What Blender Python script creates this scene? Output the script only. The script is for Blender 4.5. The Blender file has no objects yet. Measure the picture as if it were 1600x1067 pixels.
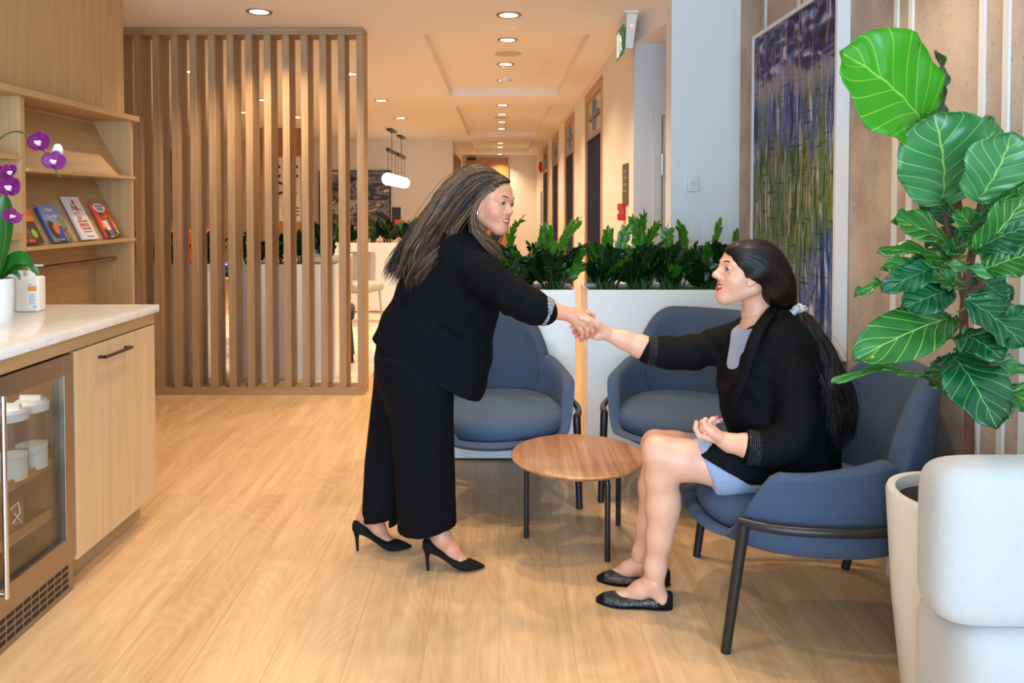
import bpy, bmesh, math, random
import numpy as np
from mathutils import Vector, Matrix, Euler

R = math.radians
SC = bpy.context.scene
COL = SC.collection

# ------------------------------------------------------------------ camera
F = 1170.0            # focal length in pixels of the 1600x1067 frame
PX0 = 780.0           # column of the corridor's vanishing point
TH = 0.026            # downward tilt
PY0 = 322.0 + F * math.tan(TH)
CAMZ = 1.40
cam_d = bpy.data.cameras.new('camera')
cam = bpy.data.objects.new('camera', cam_d); COL.objects.link(cam)
cam.location = (0, 0, CAMZ); cam.rotation_euler = (R(90) - TH, 0, 0)
cam_d.sensor_width = 36; cam_d.lens = 36 * F / 1600
cam_d.shift_x = (800 - PX0) / 1600; cam_d.shift_y = -(533.5 - PY0) / 1600
cam_d.clip_start = 0.05
SC.camera = cam

def at(px, py, Y):
    dx = (px - PX0) / F; dy = (PY0 - py) / F
    d = Vector((dx, math.cos(TH) + dy * math.sin(TH), -math.sin(TH) + dy * math.cos(TH)))
    d *= Y / d.y
    return Vector((0, 0, CAMZ)) + d

def ground(px, py, z=0.0):
    a = at(px, py, 1.0) - Vector((0, 0, CAMZ))
    return Vector((0, 0, CAMZ)) + a * ((z - CAMZ) / a.z)

# ------------------------------------------------------------------ world, exposure
w = bpy.data.worlds.new('world'); SC.world = w; w.use_nodes = True
wn = w.node_tree.nodes; wl = w.node_tree.links; wn.clear()
wo = wn.new('ShaderNodeOutputWorld'); bg = wn.new('ShaderNodeBackground')
bg.inputs[0].default_value = (0.62, 0.78, 1.0, 1); bg.inputs[1].default_value = .5
wl.new(bg.outputs[0], wo.inputs[0])
SC.view_settings.view_transform = 'Standard'; SC.view_settings.look = 'None'
SC.view_settings.exposure = 0.0; SC.view_settings.gamma = 1.0
try: SC.view_settings.use_curve_mapping = False
except Exception: pass

WARM = (1.0, 0.75, 0.49)
COOL = (0.50, 0.74, 1.0)
def area(name, loc, rot, sx, sy, power, color):
    l = bpy.data.lights.new(name, 'AREA'); l.shape = 'RECTANGLE'; l.size = sx; l.size_y = sy
    l.energy = power; l.color = color
    o = bpy.data.objects.new(name, l); COL.objects.link(o); o.location = loc; o.rotation_euler = rot
    return o
# daylight coming in through the glazing on the right, beside and behind the camera
area('daylight_side', (1.75, -0.6, 1.45), (0, R(90), 0), 2.4, 3.6, 85, COOL)
area('daylight_rear', (-0.3, -2.75, 1.45), (R(90), 0, 0), 3.6, 2.4, 300, COOL)

# ------------------------------------------------------------------ materials
def new_mat(name):
    m = bpy.data.materials.new(name); m.use_nodes = True
    nt = m.node_tree; b = nt.nodes['Principled BSDF']
    return m, nt, b
def N(nt, t, **kw):
    n = nt.nodes.new(t)
    for k, v in kw.items():
        if k.startswith('i_'):
            n.inputs[k[2:].replace('_', ' ')].default_value = v
        else: setattr(n, k, v)
    return n
def c4(c): return (c[0], c[1], c[2], 1)
def srgb(r, g, b):
    f = lambda v: (v / 255 / 12.92) if v / 255 <= .04045 else ((v / 255 + .055) / 1.055) ** 2.4
    return (f(r), f(g), f(b))
def plain(name, col, rough=.5, metal=0.0, bump=0, bscale=200, spec=.5, coat=0, sheen=0, var=0, vscale=8):
    m, nt, b = new_mat(name)
    b.inputs['Base Color'].default_value = c4(col); b.inputs['Roughness'].default_value = rough
    b.inputs['Metallic'].default_value = metal; b.inputs['Specular IOR Level'].default_value = spec
    b.inputs['Coat Weight'].default_value = coat
    if sheen: b.inputs['Sheen Weight'].default_value = sheen; b.inputs['Sheen Roughness'].default_value = .5
    tc = N(nt, 'ShaderNodeTexCoord')
    if bump:
        n = N(nt, 'ShaderNodeTexNoise'); n.inputs['Scale'].default_value = bscale; n.inputs['Detail'].default_value = 3
        nt.links.new(tc.outputs['Object'], n.inputs['Vector'])
        bp = N(nt, 'ShaderNodeBump'); bp.inputs['Strength'].default_value = bump; bp.inputs['Distance'].default_value = .002
        nt.links.new(n.outputs['Fac'], bp.inputs['Height']); nt.links.new(bp.outputs[0], b.inputs['Normal'])
    if var:
        n = N(nt, 'ShaderNodeTexNoise'); n.inputs['Scale'].default_value = vscale; n.inputs['Detail'].default_value = 4
        nt.links.new(tc.outputs['Object'], n.inputs['Vector'])
        r = N(nt, 'ShaderNodeValToRGB')
        r.color_ramp.elements[0].position = .3; r.color_ramp.elements[1].position = .7
        r.color_ramp.elements[0].color = c4([x * (1 - var) for x in col]); r.color_ramp.elements[1].color = c4([min(1, x * (1 + var)) for x in col])
        nt.links.new(n.outputs['Fac'], r.inputs[0]); nt.links.new(r.outputs[0], b.inputs['Base Color'])
    return m
def wood(name, light, dark, axis='z', scale=1.0, rough=.45, contrast=1.0):
    m, nt, b = new_mat(name)
    tc = N(nt, 'ShaderNodeTexCoord'); mp = N(nt, 'ShaderNodeMapping')
    s = [26 * scale] * 3; s['xyz'.index(axis)] = 1.1 * scale
    mp.inputs['Scale'].default_value = s
    nt.links.new(tc.outputs['Object'], mp.inputs[0])
    n1 = N(nt, 'ShaderNodeTexNoise'); n1.inputs['Scale'].default_value = 1.0; n1.inputs['Detail'].default_value = 5; n1.inputs['Distortion'].default_value = .6
    n2 = N(nt, 'ShaderNodeTexNoise'); n2.inputs['Scale'].default_value = 7.0; n2.inputs['Detail'].default_value = 3
    nt.links.new(mp.outputs[0], n1.inputs['Vector']); nt.links.new(mp.outputs[0], n2.inputs['Vector'])
    mx = N(nt, 'ShaderNodeMath', operation='ADD')
    m2 = N(nt, 'ShaderNodeMath', operation='MULTIPLY'); m2.inputs[1].default_value = .35
    nt.links.new(n2.outputs['Fac'], m2.inputs[0]); nt.links.new(n1.outputs['Fac'], mx.inputs[0]); nt.links.new(m2.outputs[0], mx.inputs[1])
    r = N(nt, 'ShaderNodeValToRGB'); r.color_ramp.elements[0].position = .5 ; r.color_ramp.elements[1].position = .5 + .4 / contrast
    r.color_ramp.elements[0].color = c4(dark); r.color_ramp.elements[1].color = c4(light)
    nt.links.new(mx.outputs[0], r.inputs[0]); nt.links.new(r.outputs[0], b.inputs['Base Color'])
    b.inputs['Roughness'].default_value = rough
    bp = N(nt, 'ShaderNodeBump'); bp.inputs['Strength'].default_value = .12; bp.inputs['Distance'].default_value = .001
    nt.links.new(mx.outputs[0], bp.inputs['Height']); nt.links.new(bp.outputs[0], b.inputs['Normal'])
    return m
def fabric(name, col, col2, scale=900, rough=.9, bump=.5, sheen=.3):
    m, nt, b = new_mat(name)
    tc = N(nt, 'ShaderNodeTexCoord')
    outs = []
    for ax in (0, 2):
        w_ = N(nt, 'ShaderNodeTexNoise'); mp = N(nt, 'ShaderNodeMapping')
        s = [scale * .12] * 3; s[ax] = scale * .9
        if ax == 0: s[1] = scale * .9
        mp.inputs['Scale'].default_value = s
        nt.links.new(tc.outputs['Object'], mp.inputs[0]); nt.links.new(mp.outputs[0], w_.inputs['Vector'])
        w_.inputs['Scale'].default_value = 1; w_.inputs['Detail'].default_value = 1
        outs.append(w_.outputs['Fac'])
    ad = N(nt, 'ShaderNodeMath', operation='ADD'); nt.links.new(outs[0], ad.inputs[0]); nt.links.new(outs[1], ad.inputs[1])
    r = N(nt, 'ShaderNodeValToRGB'); r.color_ramp.elements[0].position = .35; r.color_ramp.elements[1].position = .65
    mul = N(nt, 'ShaderNodeMath', operation='MULTIPLY'); mul.inputs[1].default_value = .5; nt.links.new(ad.outputs[0], mul.inputs[0])
    r.color_ramp.elements[0].color = c4(col2); r.color_ramp.elements[1].color = c4(col)
    nt.links.new(mul.outputs[0], r.inputs[0]); nt.links.new(r.outputs[0], b.inputs['Base Color'])
    bp = N(nt, 'ShaderNodeBump'); bp.inputs['Strength'].default_value = bump; bp.inputs['Distance'].default_value = .001
    nt.links.new(ad.outputs[0], bp.inputs['Height']); nt.links.new(bp.outputs[0], b.inputs['Normal'])
    b.inputs['Roughness'].default_value = rough; b.inputs['Specular IOR Level'].default_value = .2
    b.inputs['Sheen Weight'].default_value = sheen
    return m
def emis(name, col, strength):
    m, nt, b = new_mat(name)
    b.inputs['Base Color'].default_value = c4(col)
    b.inputs['Emission Color'].default_value = c4(col); b.inputs['Emission Strength'].default_value = strength
    return m

M = {}
M['ceiling'] = plain('ceiling_paint', (.90, .85, .78), .85)
M['wall'] = plain('wall_paint', (.84, .78, .70), .8)
M['white_wall'] = plain('white_paint', (.80, .84, .86), .7)
M['grey_wall'] = plain('grey_paint', (.60, .60, .62), .7)
M['oak'] = wood('oak_veneer', srgb(196, 160, 112), srgb(182, 145, 97), 'z', 1.6, .5)
M['oak_y'] = wood('oak_veneer_along', srgb(196, 160, 112), srgb(182, 145, 97), 'y', 1.6, .5)
M['oak_pale'] = wood('oak_pale_door', srgb(220, 186, 144), srgb(206, 170, 126), 'z', 1.2, .45)
M['slat'] = wood('screen_oak', srgb(180, 146, 106), srgb(163, 128, 89), 'z', 1.6, .5)
M['slat_x'] = wood('screen_oak_across', srgb(180, 146, 106), srgb(163, 128, 89), 'x', 1.6, .5)
M['walnut'] = wood('walnut', srgb(204, 154, 112), srgb(146, 98, 64), 'y', .8, .35, .9)
M['door_wood'] = wood('door_wood', srgb(190, 140, 80), srgb(165, 115, 60), 'z', 1, .5)
M['black_metal'] = plain('black_metal', (.012, .012, .014), .35, 0.0, spec=.5)
M['steel'] = plain('brushed_steel', (.38, .33, .28), .34, 1.0, bump=.1, bscale=400)
M['chrome'] = plain('chrome', (.75, .75, .75), .18, 1.0)
M['dark'] = plain('dark_plastic', (.01, .01, .01), .5)
M['gloss_white'] = plain('glossy_white', (.84, .89, .93), .14, coat=.3)
M['pot_white'] = plain('pot_white', (.80, .78, .74), .28)
M['plastic_white'] = plain('plastic_white', (.82, .82, .80), .35)
M['soil'] = plain('soil', (.015, .011, .009), .95, bump=1, bscale=90)
M['blue_fabric'] = fabric('blue_grey_fabric', srgb(80, 98, 124), srgb(54, 68, 92), 2000, bump=.3, sheen=.05)
M['cream_fabric'] = fabric('cream_fabric', srgb(190, 186, 182), srgb(172, 168, 165), 2200, bump=.25)
M['navy'] = plain('dim_interior_navy', (.004, .013, .045), .6, spec=.08)  # dark interior with blue daylight, put into one flat door colour
M['rug'] = plain('rug_wool', (.62, .55, .47), .95, bump=1, bscale=60, var=.25, vscale=7)
M['red'] = plain('red_plastic', (.55, .02, .015), .4)
M['lamp_glow'] = emis('lamp_glow', (1.0, .86, .66), 9.0)
M['globe_glow'] = emis('globe_glow', (1.0, .90, .74), 4.0)

def floor_mat():
    m, nt, b = new_mat('oak_planks')
    L = nt.links.new
    tc = N(nt, 'ShaderNodeTexCoord')
    sp = N(nt, 'ShaderNodeSeparateXYZ'); cb = N(nt, 'ShaderNodeCombineXYZ')
    L(tc.outputs['Object'], sp.inputs[0]); L(sp.outputs['Y'], cb.inputs['X']); L(sp.outputs['X'], cb.inputs['Y'])
    br = N(nt, 'ShaderNodeTexBrick'); br.offset = .37; br.offset_frequency = 2
    br.inputs['Scale'].default_value = 1; br.inputs['Brick Width'].default_value = 1.8; br.inputs['Row Height'].default_value = .235
    br.inputs['Mortar Size'].default_value = .0008; br.inputs['Mortar Smooth'].default_value = .2
    br.inputs['Color1'].default_value = (0, 0, 0, 1); br.inputs['Color2'].default_value = (1, 1, 1, 1); br.inputs['Mortar'].default_value = (.5, .5, .5, 1)
    L(cb.outputs[0], br.inputs['Vector'])
    # shift the grain plank by plank
    off = N(nt, 'ShaderNodeVectorMath', operation='SCALE'); off.inputs['Scale'].default_value = 17.0
    L(br.outputs['Color'], off.inputs[0])
    ad = N(nt, 'ShaderNodeVectorMath', operation='ADD'); L(tc.outputs['Object'], ad.inputs[0]); L(off.outputs[0], ad.inputs[1])
    mp = N(nt, 'ShaderNodeMapping'); mp.inputs['Scale'].default_value = (14, 1.3, 1); L(ad.outputs[0], mp.inputs[0])
    n1 = N(nt, 'ShaderNodeTexNoise'); n1.inputs['Scale'].default_value = 1; n1.inputs['Detail'].default_value = 4; n1.inputs['Distortion'].default_value = .8
    L(mp.outputs[0], n1.inputs['Vector'])
    mp2 = N(nt, 'ShaderNodeMapping'); mp2.inputs['Scale'].default_value = (90, 4, 1); L(ad.outputs[0], mp2.inputs[0])
    n2 = N(nt, 'ShaderNodeTexNoise'); n2.inputs['Scale'].default_value = 1; n2.inputs['Detail'].default_value = 2
    L(mp2.outputs[0], n2.inputs['Vector'])
    mp3 = N(nt, 'ShaderNodeMapping'); mp3.inputs['Scale'].default_value = (3.2, .75, 1); L(ad.outputs[0], mp3.inputs[0])
    n3 = N(nt, 'ShaderNodeTexNoise'); n3.inputs['Scale'].default_value = 1.1; n3.inputs['Detail'].default_value = 1
    L(mp3.outputs[0], n3.inputs['Vector'])
    rng = N(nt, 'ShaderNodeMath', operation='MULTIPLY'); rng.inputs[1].default_value = 190; L(n3.outputs['Fac'], rng.inputs[0])
    sn = N(nt, 'ShaderNodeMath', operation='SINE'); L(rng.outputs[0], sn.inputs[0])
    def mad(a, k, b2):
        x = N(nt, 'ShaderNodeMath', operation='MULTIPLY_ADD'); L(a, x.inputs[0]); x.inputs[1].default_value = k
        if isinstance(b2, float): x.inputs[2].default_value = b2
        else: L(b2, x.inputs[2])
        return x.outputs[0]
    v = mad(n1.outputs['Fac'], .55, 0.0); v = mad(n2.outputs['Fac'], .3, v); v = mad(sn.outputs[0], .035, v)
    sep = N(nt, 'ShaderNodeSeparateColor'); L(br.outputs['Color'], sep.inputs[0])
    v = mad(sep.outputs[0], .16, v)
    r = N(nt, 'ShaderNodeValToRGB'); e = r.color_ramp.elements
    e[0].position = .28; e[0].color = c4(srgb(186, 146, 104)); e[1].position = .74; e[1].color = c4(srgb(222, 188, 146))
    L(v, r.inputs[0])
    mm = N(nt, 'ShaderNodeMixRGB'); L(br.outputs['Fac'], mm.inputs[0]); L(r.outputs[0], mm.inputs[1]); mm.inputs[2].default_value = c4(srgb(160, 120, 82))
    L(mm.outputs[0], b.inputs['Base Color'])
    b.inputs['Roughness'].default_value = .33; b.inputs['Specular IOR Level'].default_value = .4
    bp = N(nt, 'ShaderNodeBump'); bp.inputs['Strength'].default_value = .08; bp.inputs['Distance'].default_value = .001
    L(n2.outputs['Fac'], bp.inputs['Height']); L(bp.outputs[0], b.inputs['Normal'])
    return m
M['floor'] = floor_mat()

def concrete_mat(name, c1, c2, pit=.5):
    m, nt, b = new_mat(name); L = nt.links.new
    tc = N(nt, 'ShaderNodeTexCoord')
    n = N(nt, 'ShaderNodeTexNoise'); n.inputs['Scale'].default_value = 5; n.inputs['Detail'].default_value = 6; L(tc.outputs['Object'], n.inputs['Vector'])
    r = N(nt, 'ShaderNodeValToRGB'); r.color_ramp.elements[0].position = .35; r.color_ramp.elements[1].position = .65
    r.color_ramp.elements[0].color = c4(c1); r.color_ramp.elements[1].color = c4(c2); L(n.outputs['Fac'], r.inputs[0])
    v = N(nt, 'ShaderNodeTexVoronoi'); v.inputs['Scale'].default_value = 125; L(tc.outputs['Object'], v.inputs['Vector'])
    n2 = N(nt, 'ShaderNodeTexNoise'); n2.inputs['Scale'].default_value = 60; n2.inputs['Detail'].default_value = 2; L(tc.outputs['Object'], n2.inputs['Vector'])
    ad = N(nt, 'ShaderNodeMath', operation='ADD'); L(v.outputs['Distance'], ad.inputs[0]); L(n2.outputs['Fac'], ad.inputs[1])
    r2 = N(nt, 'ShaderNodeValToRGB'); r2.color_ramp.elements[0].position = pit - .03; r2.color_ramp.elements[1].position = pit + .03
    r2.color_ramp.elements[0].color = (1, 1, 1, 1); r2.color_ramp.elements[1].color = (0, 0, 0, 1)
    L(ad.outputs[0], r2.inputs[0])
    mm = N(nt, 'ShaderNodeMixRGB'); L(r2.outputs[0], mm.inputs[0]); L(r.outputs[0], mm.inputs[1]); mm.inputs[2].default_value = c4([x * .42 for x in c1])
    L(mm.outputs[0], b.inputs['Base Color']); b.inputs['Roughness'].default_value = .9
    inv = N(nt, 'ShaderNodeMath', operation='SUBTRACT'); inv.inputs[0].default_value = 1; L(r2.outputs[0], inv.inputs[1])
    bp = N(nt, 'ShaderNodeBump'); bp.inputs['Strength'].default_value = .6; bp.inputs['Distance'].default_value = .003
    L(inv.outputs[0], bp.inputs['Height']); L(bp.outputs[0], b.inputs['Normal'])
    return m
M['concrete'] = concrete_mat('pitted_concrete', srgb(172, 154, 140), srgb(200, 180, 164), .60)
M['concrete_white'] = concrete_mat('pale_concrete', srgb(208, 224, 228), srgb(224, 236, 238), .30)
M['joint'] = plain('joint_filler', srgb(222, 222, 220), .8)

def marble_mat():
    m, nt, b = new_mat('white_quartz'); L = nt.links.new
    tc = N(nt, 'ShaderNodeTexCoord')
    n = N(nt, 'ShaderNodeTexNoise'); n.inputs['Scale'].default_value = 2.2; n.inputs['Detail'].default_value = 5; n.inputs['Distortion'].default_value = 1.6
    L(tc.outputs['Object'], n.inputs['Vector'])
    s = N(nt, 'ShaderNodeMath', operation='SUBTRACT'); s.inputs[1].default_value = .5; L(n.outputs['Fac'], s.inputs[0])
    a = N(nt, 'ShaderNodeMath', operation='ABSOLUTE'); L(s.outputs[0], a.inputs[0])
    r = N(nt, 'ShaderNodeValToRGB'); r.color_ramp.elements[0].position = 0; r.color_ramp.elements[1].position = .03
    r.color_ramp.elements[0].color = c4((.80, .80, .79)); r.color_ramp.elements[1].color = c4((.88, .88, .87)); L(a.outputs[0], r.inputs[0])
    L(r.outputs[0], b.inputs['Base Color']); b.inputs['Roughness'].default_value = .18
    return m
M['marble'] = marble_mat()
def glass_mat(name, tint=(1, 1, 1), alpha_mix=.85, rough=.02):
    m, nt, b = new_mat(name); L = nt.links.new
    g = N(nt, 'ShaderNodeBsdfGlossy'); g.inputs['Roughness'].default_value = rough; g.inputs['Color'].default_value = (1, 1, 1, 1)
    t = N(nt, 'ShaderNodeBsdfTransparent'); t.inputs['Color'].default_value = c4(tint)
    lw = N(nt, 'ShaderNodeLayerWeight'); lw.inputs['Blend'].default_value = .5
    pw = N(nt, 'ShaderNodeMath', operation='POWER'); pw.inputs[1].default_value = 4.0; L(lw.outputs['Facing'], pw.inputs[0])
    fr = N(nt, 'ShaderNodeMath', operation='MULTIPLY_ADD'); fr.inputs[1].default_value = .5; fr.inputs[2].default_value = .04; L(pw.outputs[0], fr.inputs[0])
    mx = N(nt, 'ShaderNodeMixShader'); L(fr.outputs[0], mx.inputs[0]); L(t.outputs[0], mx.inputs[1]); L(g.outputs[0], mx.inputs[2])
    L(mx.outputs[0], nt.nodes['Material Output'].inputs['Surface'])
    return m
M['glass'] = glass_mat('clear_glass', (.86, .87, .86))
M['clear'] = glass_mat('clear_plastic', (.93, .95, .95))

# ------------------------------------------------------------------ mesh helpers
class MB:
    """collects shapes; build() links them as one mesh object"""
    def __init__(s): s.v = []; s.f = []; s.mi = []; s.cur = 0
    def mat(s, i): s.cur = i; return s
    def add(s, vs, fs, xf=None):
        o = len(s.v)
        for p in vs:
            p = Vector(p)
            s.v.append(xf @ p if xf is not None else p)
        for f in fs: s.f.append([o + i for i in f]); s.mi.append(s.cur)
        return s
    def box(s, x0, x1, y0, y1, z0, z1, xf=None):
        v = [(x, y, z) for z in (z0, z1) for y in (y0, y1) for x in (x0, x1)]
        return s.add(v, [(0, 2, 3, 1), (4, 5, 7, 6), (0, 1, 5, 4), (2, 6, 7, 3), (0, 4, 6, 2), (1, 3, 7, 5)], xf)
    def rbox(s, x0, x1, y0, y1, z0, z1, r, seg=3, xf=None):
        """rounded box"""
        bm = bmesh.new(); bmesh.ops.create_cube(bm, size=1)
        for v in bm.verts:
            v.co = Vector(((x0 + x1) / 2 + v.co.x * (x1 - x0), (y0 + y1) / 2 + v.co.y * (y1 - y0), (z0 + z1) / 2 + v.co.z * (z1 - z0)))
        bmesh.ops.bevel(bm, geom=list(bm.edges), offset=r, offset_type='OFFSET', segments=seg, profile=.5, affect='EDGES')
        bm.verts.index_update()
        s.add([v.co.copy() for v in bm.verts], [[v.index for v in f.verts] for f in bm.faces], xf); bm.free()
        return s
    def rings(s, rings, cap0=True, cap1=True, closed=True, xf=None):
        n = len(rings[0]); vs = [p for r in rings for p in r]; fs = []
        for i in range(len(rings) - 1):
            for j in range(n if closed else n - 1):
                k = (j + 1) % n
                fs.append((i * n + j, i * n + k, (i + 1) * n + k, (i + 1) * n + j))
        if cap0: fs.append(list(range(n))[::-1])
        if cap1: fs.append([(len(rings) - 1) * n + j for j in range(n)])
        return s.add(vs, fs, xf)
    def tube(s, pts, r, n=10, caps=True, xf=None, flat=1.0):
        pts = [Vector(p) for p in pts]; rs = r if isinstance(r, (list, tuple)) else [r] * len(pts)
        up = None; rings = []
        for i, p in enumerate(pts):
            d = (pts[min(i + 1, len(pts) - 1)] - pts[max(i - 1, 0)])
            d = d.normalized() if d.length > 1e-9 else Vector((0, 0, 1))
            if up is None: up = Vector((0, 0, 1)) if abs(d.z) < .9 else Vector((1, 0, 0))
            a = d.cross(up).normalized(); up = a.cross(d).normalized()
            rings.append([p + (a * math.cos(t) + up * math.sin(t) * flat) * rs[i] for t in [2 * math.pi * k / n for k in range(n)]])
        return s.rings(rings, caps, caps, True, xf)
    def lathe(s, prof, c=(0, 0, 0), n=32, cap0=True, cap1=True, xf=None):
        rings = [[(c[0] + r * math.cos(2 * math.pi * k / n), c[1] + r * math.sin(2 * math.pi * k / n), c[2] + z) for k in range(n)] for r, z in prof]
        return s.rings(rings, cap0, cap1, True, xf)
    def cyl(s, c, r, h, n=24, xf=None): return s.lathe([(r, 0), (r, h)], c, n, xf=xf)
    def sphere(s, c, r, n=20, m=12, xf=None):
        rr = r if isinstance(r, (tuple, list)) else (r, r, r)
        rings = []
        for i in range(1, m):
            t = math.pi * i / m
            rings.append([(c[0] + rr[0] * math.sin(t) * math.cos(2 * math.pi * k / n), c[1] + rr[1] * math.sin(t) * math.sin(2 * math.pi * k / n), c[2] - rr[2] * math.cos(t)) for k in range(n)])
        return s.rings(rings, xf=xf)
    def build(s, name, mats, parent=None, smooth=True, bevel=0, loc=None, angle=40):
        me = bpy.data.meshes.new(name)
        me.from_pydata([tuple(p) for p in s.v], [], s.f)
        for m in (mats if isinstance(mats, (list, tuple)) else [mats]): me.materials.append(m)
        me.polygons.foreach_set('material_index', s.mi)
        bm = bmesh.new(); bm.from_mesh(me); bmesh.ops.recalc_face_normals(bm, faces=bm.faces); bm.to_mesh(me); bm.free()
        if smooth:
            me.polygons.foreach_set('use_smooth', [True] * len(me.polygons))
            me.set_sharp_from_angle(angle=R(angle))
        o = bpy.data.objects.new(name, me); COL.objects.link(o)
        if loc is not None: o.location = loc
        if parent is not None: o.parent = parent
        if bevel:
            md = o.modifiers.new('edge', 'BEVEL'); md.width = bevel; md.segments = 2; md.limit_method = 'ANGLE'; md.angle_limit = R(50)
        return o

def tag(o, label=None, cat=None, group=None, kind=None):
    if label: o['label'] = label
    if cat: o['category'] = cat
    if group: o['group'] = group
    if kind: o['kind'] = kind
    return o
def empty(name, loc=(0, 0, 0), rz=0.0):
    o = bpy.data.objects.new(name, None); COL.objects.link(o); o.location = loc; o.rotation_euler = (0, 0, rz); o.empty_display_size = .1
    return o
def struct(name, mb, m, label=None, parent=None, **kw):
    o = mb.build(name, m, parent, **kw)
    if parent is None: o['kind'] = 'structure'; o['label'] = label
    return o
def copy_tree(o, parent=None):
    c = o.copy(); COL.objects.link(c); c.parent = parent
    for ch in o.children: copy_tree(ch, c)
    return c
def text_mesh(txt, size, name='lettering', depth=.0006, align='CENTER', bold=0.0):
    cu = bpy.data.curves.new(name, 'FONT'); cu.body = txt; cu.size = size; cu.extrude = depth; cu.align_x = align; cu.offset = bold
    o = bpy.data.objects.new(name, cu); COL.objects.link(o)
    dg = bpy.context.evaluated_depsgraph_get(); dg.update()
    me = bpy.data.meshes.new_from_object(o.evaluated_get(dg)); bpy.data.objects.remove(o)
    v = [x.co.copy() for x in me.vertices]; f = [list(p.vertices) for p in me.polygons]
    bpy.data.meshes.remove(me)
    return v, f
# ================================================================== the room
ZC = 2.71
XR = 1.48           # concrete wall
XC = 0.963          # corridor's right wall
XL = -2.22          # wood wall on the left
struct('floor', MB().box(-7, 5, -3.5, 20.5, -.1, 0), M['floor'], 'light oak plank floor running down the hall')

# ceiling: slab built around three recessed coffers
def ceiling():
    mb = MB(); x0, x1 = -.58, .70
    cof = [(5.75, 8.98), (9.85, 14.15), (15.1, 18.35)]
    ys = [-3.5]
    for a, b in cof: ys += [a, b]
    ys.append(20.5)
    mb.box(-7, x0, -3.5, 20.5, ZC, ZC + .2); mb.box(x1, 5, -3.5, 20.5, ZC, ZC + .2)
    for i in range(0, len(ys), 2): mb.box(x0, x1, ys[i], ys[i + 1], ZC, ZC + .2)
    for a, b in cof: mb.box(x0, x1, a, b, ZC + .10, ZC + .2)
    return mb
struct('ceiling', ceiling(), M['ceiling'], 'smooth warm white ceiling with recessed trays', smooth=False)

# right: concrete wall with glazing opening beside the camera
struct('wall_right', MB().box(XR, XR + .2, 2.12, 4.64, 0, ZC), M['concrete'], 'pinkish pitted concrete wall behind the tall picture', smooth=False)
struct('wall_right_pier', MB().box(XR - .001, XR + .2, 1.25, 2.12, 0, ZC), M['concrete_white'], 'pale concrete pier beside the window', smooth=False)
mb = MB()
for y in (4.18, 3.72, 3.64, 2.80, 2.70, 2.30, 2.19): mb.box(XR - .008, XR + .01, y - .013, y + .013, 0, ZC)
struct('trim_1', mb, M['joint'], 'pale vertical joint strips on the concrete wall', smooth=False)
struct('wall_right_sill', MB().box(XR, XR + .2, -3.5, 1.3, 0, .25).box(XR, XR + .2, -3.5, 1.3, 2.62, ZC), M['concrete_white'], 'low concrete sill under the side glazing', smooth=False)
wf = MB()
for y in (-3.3, -2.2, -1.05, .1, 1.22): wf.box(XR + .05, XR + .12, y - .025, y + .025, .25, 2.62)
struct('window_1', wf, M['black_metal'], 'slim dark mullions of the side glazing', smooth=False)
wb = MB().box(-5.2, 1.7, -3.5, -3.3, 0, .25).box(-5.2, 1.7, -3.5, -3.3, 2.65, ZC).box(-5.2, -2.6, -3.5, -3.3, .25, 2.65)
struct('wall_rear', wb, M['white_wall'], 'wall with glazing behind the camera', smooth=False)
wf = MB()
for x in (-2.6, -1.3, 0, 1.3): wf.box(x - .025, x + .025, -3.44, -3.37, .25, 2.65)
struct('window_2', wf, M['black_metal'], 'slim dark mullions of the rear glazing', smooth=False)

# white column in front of the side recess
YCOL = 4.62; XCOL = 1.058
struct('wall_column', MB().box(XCOL, XR + .2, YCOL, YCOL + .15, 0, ZC), M['white_wall'], 'white end wall carrying the thermostat', smooth=False)
# bulkhead over the recess
struct('wall_bulkhead', MB().rings([[(XC, 5.37, z), (XCOL, YCOL + .15, z), (3.0, YCOL + .15, z), (3.0, 5.37, z)] for z in (2.56, ZC)]), M['wall'], 'lowered bulkhead over the side recess', smooth=False)
# recess face with its grey door
struct('wall_recess', MB().box(XC, 2.6, 5.37, 5.385, 0, 2.60), M['grey_wall'], 'grey wall inside the side recess', smooth=False)
struct('wall_recess_side', MB().box(2.6, 2.75, 4.7, 5.5, 0, 2.7), M['grey_wall'], 'far side of the recess', smooth=False)
d = struct('door_1', MB().box(1.165, 2.05, 5.335, 5.369, 0, 2.03), plain('grey_door', (.52, .51, .50), .5), 'grey door in the side recess', smooth=False, bevel=.003)
struct('door_frame', MB().box(1.10, 1.155, 5.34, 5.371, 0, 2.10).box(2.06, 2.12, 5.34, 5.371, 0, 2.10).box(1.155, 2.06, 5.34, 5.371, 2.045, 2.10), M['grey_wall'], parent=d, smooth=False)
struct('hinge', MB().cyl((1.158, 5.33, 1.62), .011, .15, 12), M['chrome'], parent=d)

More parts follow.
